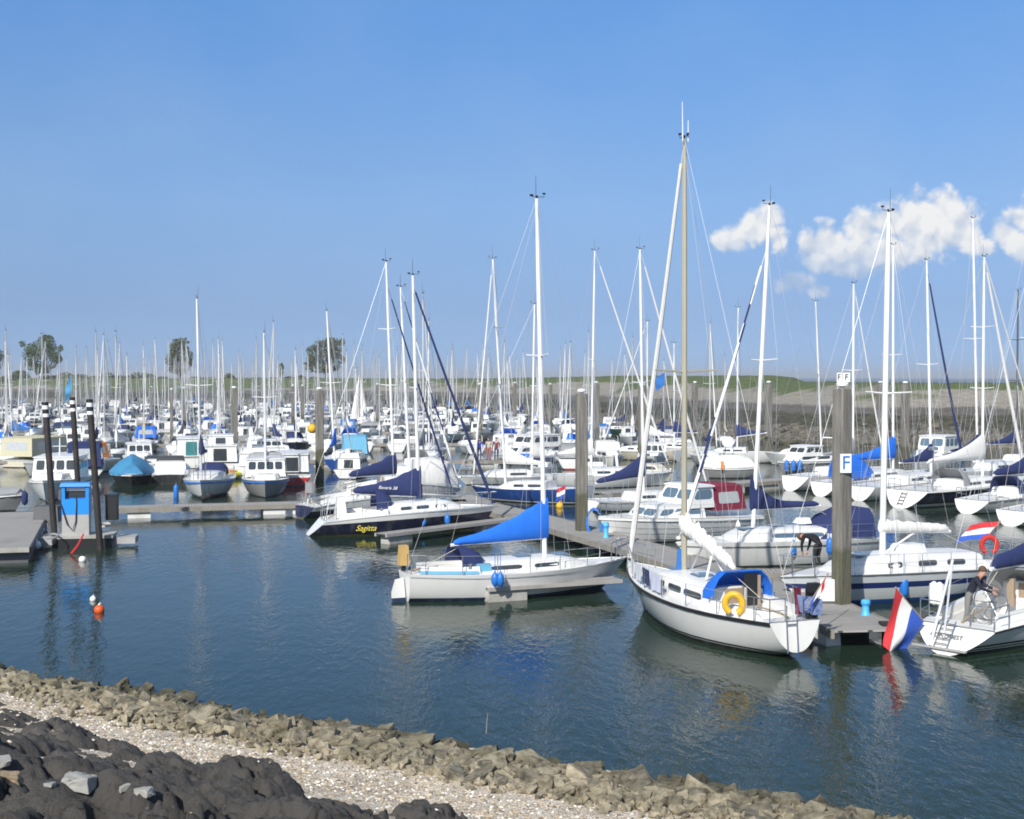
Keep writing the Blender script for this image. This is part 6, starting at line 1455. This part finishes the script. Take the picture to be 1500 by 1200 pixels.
S, Bw = bowto(32, 95, 8, -120, 1.1); motor('white yacht hull with an orange dodger, behind the left edge jetty', S, Bw, H_WPLAIN, [('trunk', .25, .8, .8, 0, .5, .7, 2, 0), ('canopy', .1, .3, .7, .1, 1.0, .1, 0, 0)], canopy='orange')
S, Bw = bowto(192, 87, 8.6, -75, .75, .65); motor('dark hulled sloop under a teal blue tent, bow toward us', S, Bw, H_BLACK, [('tent', .04, .88, 1.0, .0, 1.15, 0, 0, 0)], canopy='teal', B=3.0)
S = (248, 696, 89); motor('black hulled boat with a white deck, stern toward us beside the teal tented sloop', S, ahead(*S, 103, 8, 1.1), H_BLACK, [('trunk', .3, .8, .8, 0, .5, .6, 2, 0), ('screen', .2, .45, .75, .3, .6, .3, 0, 0)], B=2.6)
S = (426, 697, 87); motor('red and white launch with pale cabin left of the tall grey pile', S, ahead(*S, 98, 8.5, 1.25), H_RED, [('house', .06, .62, .88, .02, 1.05, .3, 3, 2)], B=2.9, railh=0)
S = (322, 680, 97); motor('tall white wheelhouse workboat with two square windows', S, ahead(*S, 101, 9.5, 1.3), H_WPLAIN, [('house', .02, .45, .82, .0, 1.05, .2, 2, 2), ('house', .22, .50, .60, .98, .72, .2, 2, 2)], B=3.2, ws=.9)
S = (280, 672, 104); motor('white cruiser with a large teal window across its stern', S, ahead(*S, 103, 9, 1.25), H_WPLAIN, [('house', .05, .55, .84, .0, 1.28, .3, 2, 2)], B=3.0, glass='tglass')
t = thing('dinghy', 'small yellow dinghy with an orange cover beside the white wheelhouse workboat', 'dinghy', PZ(338, 701, 0), R(60)); m = MB()
m.tube([(-.8, .45, .25), (.5, .45, .25), (1.0, .22, .32), (1.15, 0, .36), (1.0, -.22, .32), (.5, -.45, .25), (-.8, -.45, .25)], .2, 8); m.build('tube', M['yell2'], t); m = MB(); m.box((0, 0, .2), (1.7, .7, .12)); m.build('floor', M['dgrey'], t); m = MB(); m.box((-.1, 0, .45), (.9, .8, .22), tx=.7, ty=.7); m.build('cover', M['orange'], t)
S = (497, 673, 100); sail('white decked boat with royal blue transom, stern toward us right of the grey pile', S, ahead(*S, 91, 8.5), 490, (479, 456), H_BLUE, trm=H_BLUE, ws=.85, so=.05, cover='royal', jib='sail')
S = (520, 668, 110); motor('motor launch with a light blue box tent in the middle moorings', S, ahead(*S, 97, 7, 1.0), H_GREEN, [('canopy', .05, .45, .95, .0, 1.35, .05, 0, 0)], canopy='sky', canwin=False, B=2.4)
S = (213, 646, 134); motor('white cruiser with a bright royal blue canopy in the left moorings', S, ahead(*S, 104, 8, 1.2), H_WPLAIN, [('trunk', .4, .85, .8, 0, .5, .6, 2, 0), ('canopy', .05, .42, .85, .1, .92, .2, 0, 0)], canopy='royal', B=2.8)
S = (136, 664, 116); motor('white cuddy boat with a navy tent behind the rightmost black post', S, ahead(*S, 106, 7, 1.1), H_WPLAIN, [('tent', .05, .8, .95, .05, .95, 0, 0, 0)], canopy='navy', B=2.6)
S = (122, 690, 93); motor('white cruiser with tall navy after tent between the black posts', S, ahead(*S, 106, 8, 1.1), H_WPLAIN, [('trunk', .4, .85, .8, 0, .5, .6, 2, 0), ('canopy', .05, .42, .92, .05, 1.5, .1, 0, 0)], canopy='navy', B=2.8)
S = (18, 676, 105); motor('boat under a large pale yellow green tent at the left edge', S, ahead(*S, 75, 9, 1.1), H_CREAM, [('canopy', .04, .55, 1.0, .1, 1.35, .05, 0, 0)], canopy='beige', B=3.3)
sail('yacht with a bright blue boom cover by the left edge of the moorings', (60, 648, 140), (-60, 650, 138), 18, (12, 520), H_WPLAIN, cover='blue2')
# yacht with her sails up, drying
S = (476, 622, 182); hs_, hh_ = sail('yacht with tall white sails hoisted in the far moorings', S, ahead(*S, 14, 8), 523, (521, 540), H_WPLAIN, boom=False, jib=None)
tp_ = Vector((hh_.X(.58), 0, 8.0)); mx = hh_.X(.58)
def sailcloth(par, foot_a, foot_b, head, belly, name):
    m = MB(); P = []
    for i in range(10):
        v = i / 9; a = Vector(foot_a).lerp(Vector(head), v); b = Vector(foot_b).lerp(Vector(head) + Vector((.06, 0, 0)), v)
        P.append([a.lerp(b, k / 6) + Vector((0, belly * math.sin(math.pi * k / 6) * (1 - v * .7), 0)) for k in range(7)])
    m.grid(P); m.grid([[p + Vector((0, .02, 0)) for p in r] for r in P]); return m.build(name, M['sail'], par)
sailcloth(hs_, (mx - .05, 0, 1.3), (mx - 1.35, 0, 1.1), (mx, 0, 7.9), -.25, 'mainsail'); sailcloth(hs_, (mx + 1.25, 0, 1.1), (mx + .1, .2, 1.3), (mx + .05, 0, 7.4), -.25, 'headsail')

def solid_flag(label, a, b, hang, m_): return flag(label, a, b, hang, mats=[m_] * 3, wav=.06)
solid_flag('teal blue flag hanging on a thin staff above the middle black post', PD(105, 549, 60), PD(106, 583, 60), (-.28, 0, -.55), M['teal'])
solid_flag('small blue flag hanging high between the tallest mast and the thin mast left of it', PD(974, 545, 112), PD(974, 572, 112), (-.75, 0, -.5), M['blue2'])
m = MB(); m.tube([(0, 0, 0), (0, 0, -4.6)], .03, 5); o = m.build('flag_halyard', M['wire']); o.location = PD(974, 572, 112); tag(o, 'thin line below the small blue flag left of the tallest mast', 'line')
m = MB(); m.ball((0, 0, 0), .42, 12, 8); m.tube([(0, 0, .4), (0, 0, .7)], .03, 5); o = m.build('ball_fender', M['yellow']); o.location = PD(457, 628, 119); tag(o, 'large orange yellow ball float left of the tall grey pile with the white cap', 'float')
# ================================================================== THE ROWS OF BOATS FURTHER OFF: each kind once, then copies
def sproto(look, HM, cover, hood=None, jib='sail', L=8.6, **kw):
    h = Hull(L, 2.85, .95, .95, 1.2, ws=.68, so=-.2, rb=.8, zb0=-.04)
    k = dict(lod=1, mast_t=.57, mast_top=(h.X(.57), 0, 11.5), rail=0, boomL=3.0, boomz=2.15, wirer=.014, mr=.07, mastm='farmast', sl=.6, coverkw=dict(hm=.9, he=.36, w=.18)); k.update(kw)
    return yacht(look, 'sailboat', h, HM, (0, 0, 0), 0, cover=cover, hood=hood, jib=jib, group='sailing boats in the rows of moorings', **k), look
def mproto(look, HM, style, L=8.0, B=2.9, **kw):
    h = Hull(L, B, 1.0, 1.0, 1.3, ws=.86, so=.02, rb=.7, zb0=-.15, es=.34, em=.30, eb=.62, p=2.6)
    return cruiser(look, 'motorboat', h, HM, (0, 0, 0), 0, style, lod=1, group='motor boats in the rows of moorings', **kw), look
SP = [sproto('white yacht with navy boom cover', H_WHITE, 'navy'), sproto('white yacht with blue boom cover', H_WPLAIN, 'blue2', hood='navy'), sproto('white yacht with white sail cover', H_WRED, 'sail', jib=None),
      sproto('navy hulled yacht with navy cover', H_NAVYW, 'navy', hood='navy'), sproto('white yacht with grey sail cover', H_WPLAIN, 'greyc', hood='greyc'), sproto('cream yacht with beige sail cover', H_CREAM, 'beige', jib=None),
      sproto('white yacht with royal blue sprayhood', H_WHITE, 'sail', hood='royal'), sproto('green hulled yacht with navy cover', H_GREEN, 'navy', L=7.8)]
MP = [mproto('white wheelhouse cruiser', H_WPLAIN, [('trunk', .4, .86, .8, 0, .45, .7, 2, 0), ('house', .12, .52, 0.83, .1, 1.19, .35, 3, 3)], mast=1.0),
      mproto('white flybridge cruiser', H_WHITE, [('trunk', .45, .86, .8, 0, .5, .8, 2, 0), ('house', .08, .60, 0.84, .1, 1.07, .6, 3, 3), ('fly', .14, .48, .70, 1.19, .45, .2, 0, 0), ('arch', .1, .2, .68, 1.19, .8, 0, 0, 0)], L=9.5, B=3.3),
      mproto('white cruiser with navy canopy', H_WPLAIN, [('trunk', .4, .88, .8, 0, .5, .8, 2, 0), ('screen', .35, .55, .8, .3, .6, .4, 0, 0), ('canopy', .04, .44, 0.84, .1, 1.03, .15, 0, 0)], canopy='navy'),
      mproto('white cruiser with grey canopy', H_WRED, [('trunk', .4, .88, .8, 0, .5, .8, 2, 0), ('screen', .35, .55, .8, .3, .6, .4, 0, 0), ('canopy', .04, .44, 0.84, .1, 1.03, .15, 0, 0)], canopy='greyc'),
      mproto('white cruiser with white canopy', H_WHITE, [('trunk', .4, .88, .8, 0, .55, .8, 2, 0), ('canopy', .04, .44, 0.84, .1, 1.10, .15, 0, 0)], canopy='sail'),
      mproto('grey hulled cabin boat', H_GREY, [('house', .22, .58, 0.81, .0, 1.19, .3, 3, 3)], housem='gel'),
      mproto('open white sports boat', H_WPLAIN, [('trunk', .5, .88, .75, 0, .35, .8, 1, 0), ('screen', .4, .6, .75, .15, .55, .35, 0, 0), ('arch', .2, .3, .9, 0, 1.05, 0, 0, 0)], L=7.0, B=2.5),
      mproto('blue hulled cabin cruiser', H_BLUE, [('trunk', .35, .85, .8, 0, .5, .6, 3, 0), ('house', .1, .42, 0.83, .1, 1.19, .3, 2, 3)], L=8.5),
      mproto('white cruiser with blue canopy', H_WPLAIN, [('trunk', .4, .88, .8, 0, .5, .8, 2, 0), ('canopy', .04, .46, 0.86, .1, 1.06, .15, 0, 0)], canopy='blue2', L=7.4),
      mproto('boat under a beige cover', H_CREAM, [('tent', .04, .9, 0.93, .0, 0.91, 0, 0, 0)], canopy='beige', L=7.2),
      mproto('dark hulled launch with white cabin', H_BLACK, [('trunk', .2, .75, .82, 0, .65, .4, 3, 2), ('house', .1, .38, 0.71, .5, 0.78, .2, 2, 2)], L=9.0)]
SEEN = set()
def put(proto, x, y, rz, mast_h=None, sc=1.0):
    root, look = proto
    if root.name not in SEEN: SEEN.add(root.name); r = root
    else: r = copy_tree(root)
    r.location = (x, y, 0); r.rotation_euler = (0, 0, rz); r.scale = (sc,) * 3
    if mast_h:
        for c in r.children:
            if c.name.split('.')[0] in ('mast', 'rigging', 'furled_jib'): c.scale = (1, 1, mast_h / 11.5 / sc)
    TAKEN.append((x, y, 1.4)); ROWB.append((r, look)); return r
rg = random.Random(23)
ROWS = [97, 106, 116, 127, 139, 151, 164, 178, 193, 209, 227, 247, 269, 293]
def snap(d): return min(ROWS, key=lambda r: abs(r - d))
masts = [(14, 540), (40, 521), (62, 490), (67, 500), (88, 530), (97, 524), (141, 487), (127, 509), (158, 500), (170, 487), (176, 503), (186, 521), (210, 506), (219, 521), (227, 497), (247, 497), (258, 521), (273, 500), (312, 500),
         (320, 496), (326, 499), (350, 516), (357, 518), (401, 472), (416, 541), (427, 530), (435, 541), (444, 506), (466, 497), (502, 491), (519, 503), (531, 507), (552, 516), (545, 527), (640, 516), (656, 520), (684, 510), (703, 531), (717, 512),
         (746, 521), (757, 526), (766, 516), (836, 515), (857, 516), (897, 527), (915, 519), (972, 528), (1040, 474), (1062, 522), (620, 431), (628, 470), (669, 535), (108, 541), (2, 548), (30, 545), (150, 540), (200, 533), (238, 540), (283, 523), (300, 515), (340, 529), (370, 534), (385, 529), (460, 536), (486, 525), (565, 540), (578, 536), (598, 530), (730, 538), (788, 536), (820, 531)]
for k, (px, yt) in enumerate(masts):
    lim = dam(px) - 9; h = rg.uniform(10, 12.8); d = (h - 7) * FPX / max(4, 552 - yt); d = max(96, min(lim, d)); d = min(snap(d) + rg.uniform(-1, 1), lim)
    best = None
    for q in (0, 6, -6, 12, -12, 18, -18, 26, -26, 36, -36):
        dd = d + q
        if 92 < dd < lim and free((px - 750) / FPX * dd, dd, 1.3): best = dd; break
    if best is None: continue
    d = best; h = 7 + (552 - yt) * d / FPX
    if not 7.5 < h < 17: continue
    rz = (R(90) if rg.random() < .5 else R(-90)) + rg.uniform(-.45, .45); sc = max(.72, min(1.1, .9 * h / 11.5))
    p = rg.choices(SP, [3, .8, 3, 1.2, 2.5, 1, 1, .6])[0]
    off = Vector((math.cos(rz), math.sin(rz))) * (.57 - .5) * 8.6 * sc
    put(p, (px - 750) / FPX * d - off.x, d - off.y, rz, h, sc)
for d0 in ROWS:
    x = -800 / FPX * d0; side = 0
    while x < 600 / FPX * d0:
        px = 750 + x / d0 * FPX; d = d0 + rg.uniform(-1.6, 1.6)
        x += rg.uniform(2.9, 3.7)
        if px < -25 or d > dam(px) - 8 or rg.random() < .10: continue
        if px > 1010: continue
        xx = (px - 750) / FPX * d
        if not free(xx, d, 1.4): continue
        # lanes of open water beside the nearest moorings
        if d0 in (97, 106) and (150 < px < 168): continue
        rz = (R(90) if rg.random() < .5 else R(-90)) - .85 * math.atan2(xx, d) + rg.uniform(-.22, .22)
        if rg.random() < .50 and d0 > 112: put(rg.choices(SP, [3, 1, 3, 1.2, 2.5, 1, 1, .6])[0], xx, d, rz, rg.uniform(8.5, 11), rg.uniform(.72, .95))
        else: put(rg.choices(MP, [3, 2, 1.2, 2, 3, 1, 2, .7, .6, .5, .8])[0], xx, d, rz, None, rg.uniform(.64, .88))
for p, _ in SP + MP:
    if p.name not in SEEN:
        for c in list(p.children_recursive): bpy.data.objects.remove(c)
        bpy.data.objects.remove(p)
# pontoons between the rows
for k, d0 in enumerate((106, 131, 159, 191, 229, 274)):
    a, b = -40, 748 if k == 0 else 690 if d0 < 200 else 640
    P = [((px - 750) / FPX * d0, d0 + (px - 300) * (.004 if k else 0)) for px in (a, (a + b) / 2, b)]
    lab = ['nearest', 'second', 'third', 'fourth', 'fifth', 'farthest'][k] + ' of the grey pontoons running across the left moorings'
    pontoon(lab, P, 1.6, .5, [.05, .2, .35, .5, .65, .8, .95], 1.6)
# each boat of the rows gets words of its own: its look, the row, and what stands by it
LM = [(45, 'at the left edge'), (150, 'behind the three black posts'), (235, 'behind the teal tented sloop'), (330, 'behind the navy bimini yacht'), (430, 'behind the grey roofed motor sailer'), (500, 'beyond the leaning white mast'), (560, 'by the hoisted white sails'),
      (640, 'behind the navy boom covers'), (720, 'behind the long navy furled sail'), (800, 'beyond the bright blue boom cover'), (870, 'beyond the central square pile'), (960, 'left of the tallest mast'), (2000, 'right of the tallest mast')]
cells = {}
for r, look in ROWB:
    px, py = to_px(r.location); d = r.location.y
    row = 'near row' if d < 118 else 'middle row' if d < 160 else 'far row' if d < 212 else 'farthest row'
    lab = f"{look}, {row} {next(t for lim, t in LM if px < lim)}"
    cells.setdefault(lab, []).append((px, r))
NTH = ['first', 'second', 'third', 'fourth', 'fifth', 'sixth', 'seventh', 'eighth', 'ninth', 'tenth', 'eleventh', 'twelfth']
for lab, L_ in cells.items():
    L_.sort(key=lambda q: q[0])
    for k, (px, r) in enumerate(L_):
        if len(L_) == 1: r['label'] = lab
        elif k == 0: r['label'] = lab + ', leftmost'
        elif k == len(L_) - 1: r['label'] = lab + ', rightmost'
        else: r['label'] = lab + f', {NTH[k]} along'

# ------------------------------------------------------------------ the air over the harbour: a little summer haze
HZ = bpy.data.materials.new('haze_volume'); HZ.use_nodes = True; t_ = HZ.node_tree; t_.nodes.clear()
pv = t_.nodes.new('ShaderNodeVolumePrincipled'); pv.inputs['Color'].default_value = (.86, .92, 1.0, 1); pv.inputs['Density'].default_value = .0003; pv.inputs['Anisotropy'].default_value = .1
ho = t_.nodes.new('ShaderNodeOutputMaterial'); t_.links.new(pv.outputs[0], ho.inputs['Volume'])
hb = MB(); hb.box((0, 5900, 15), (19000, 12600, 36)); hz = hb.build('haze', HZ, smooth=False); tag(hz, 'thin pale summer haze over the harbour and sea', kind='stuff')
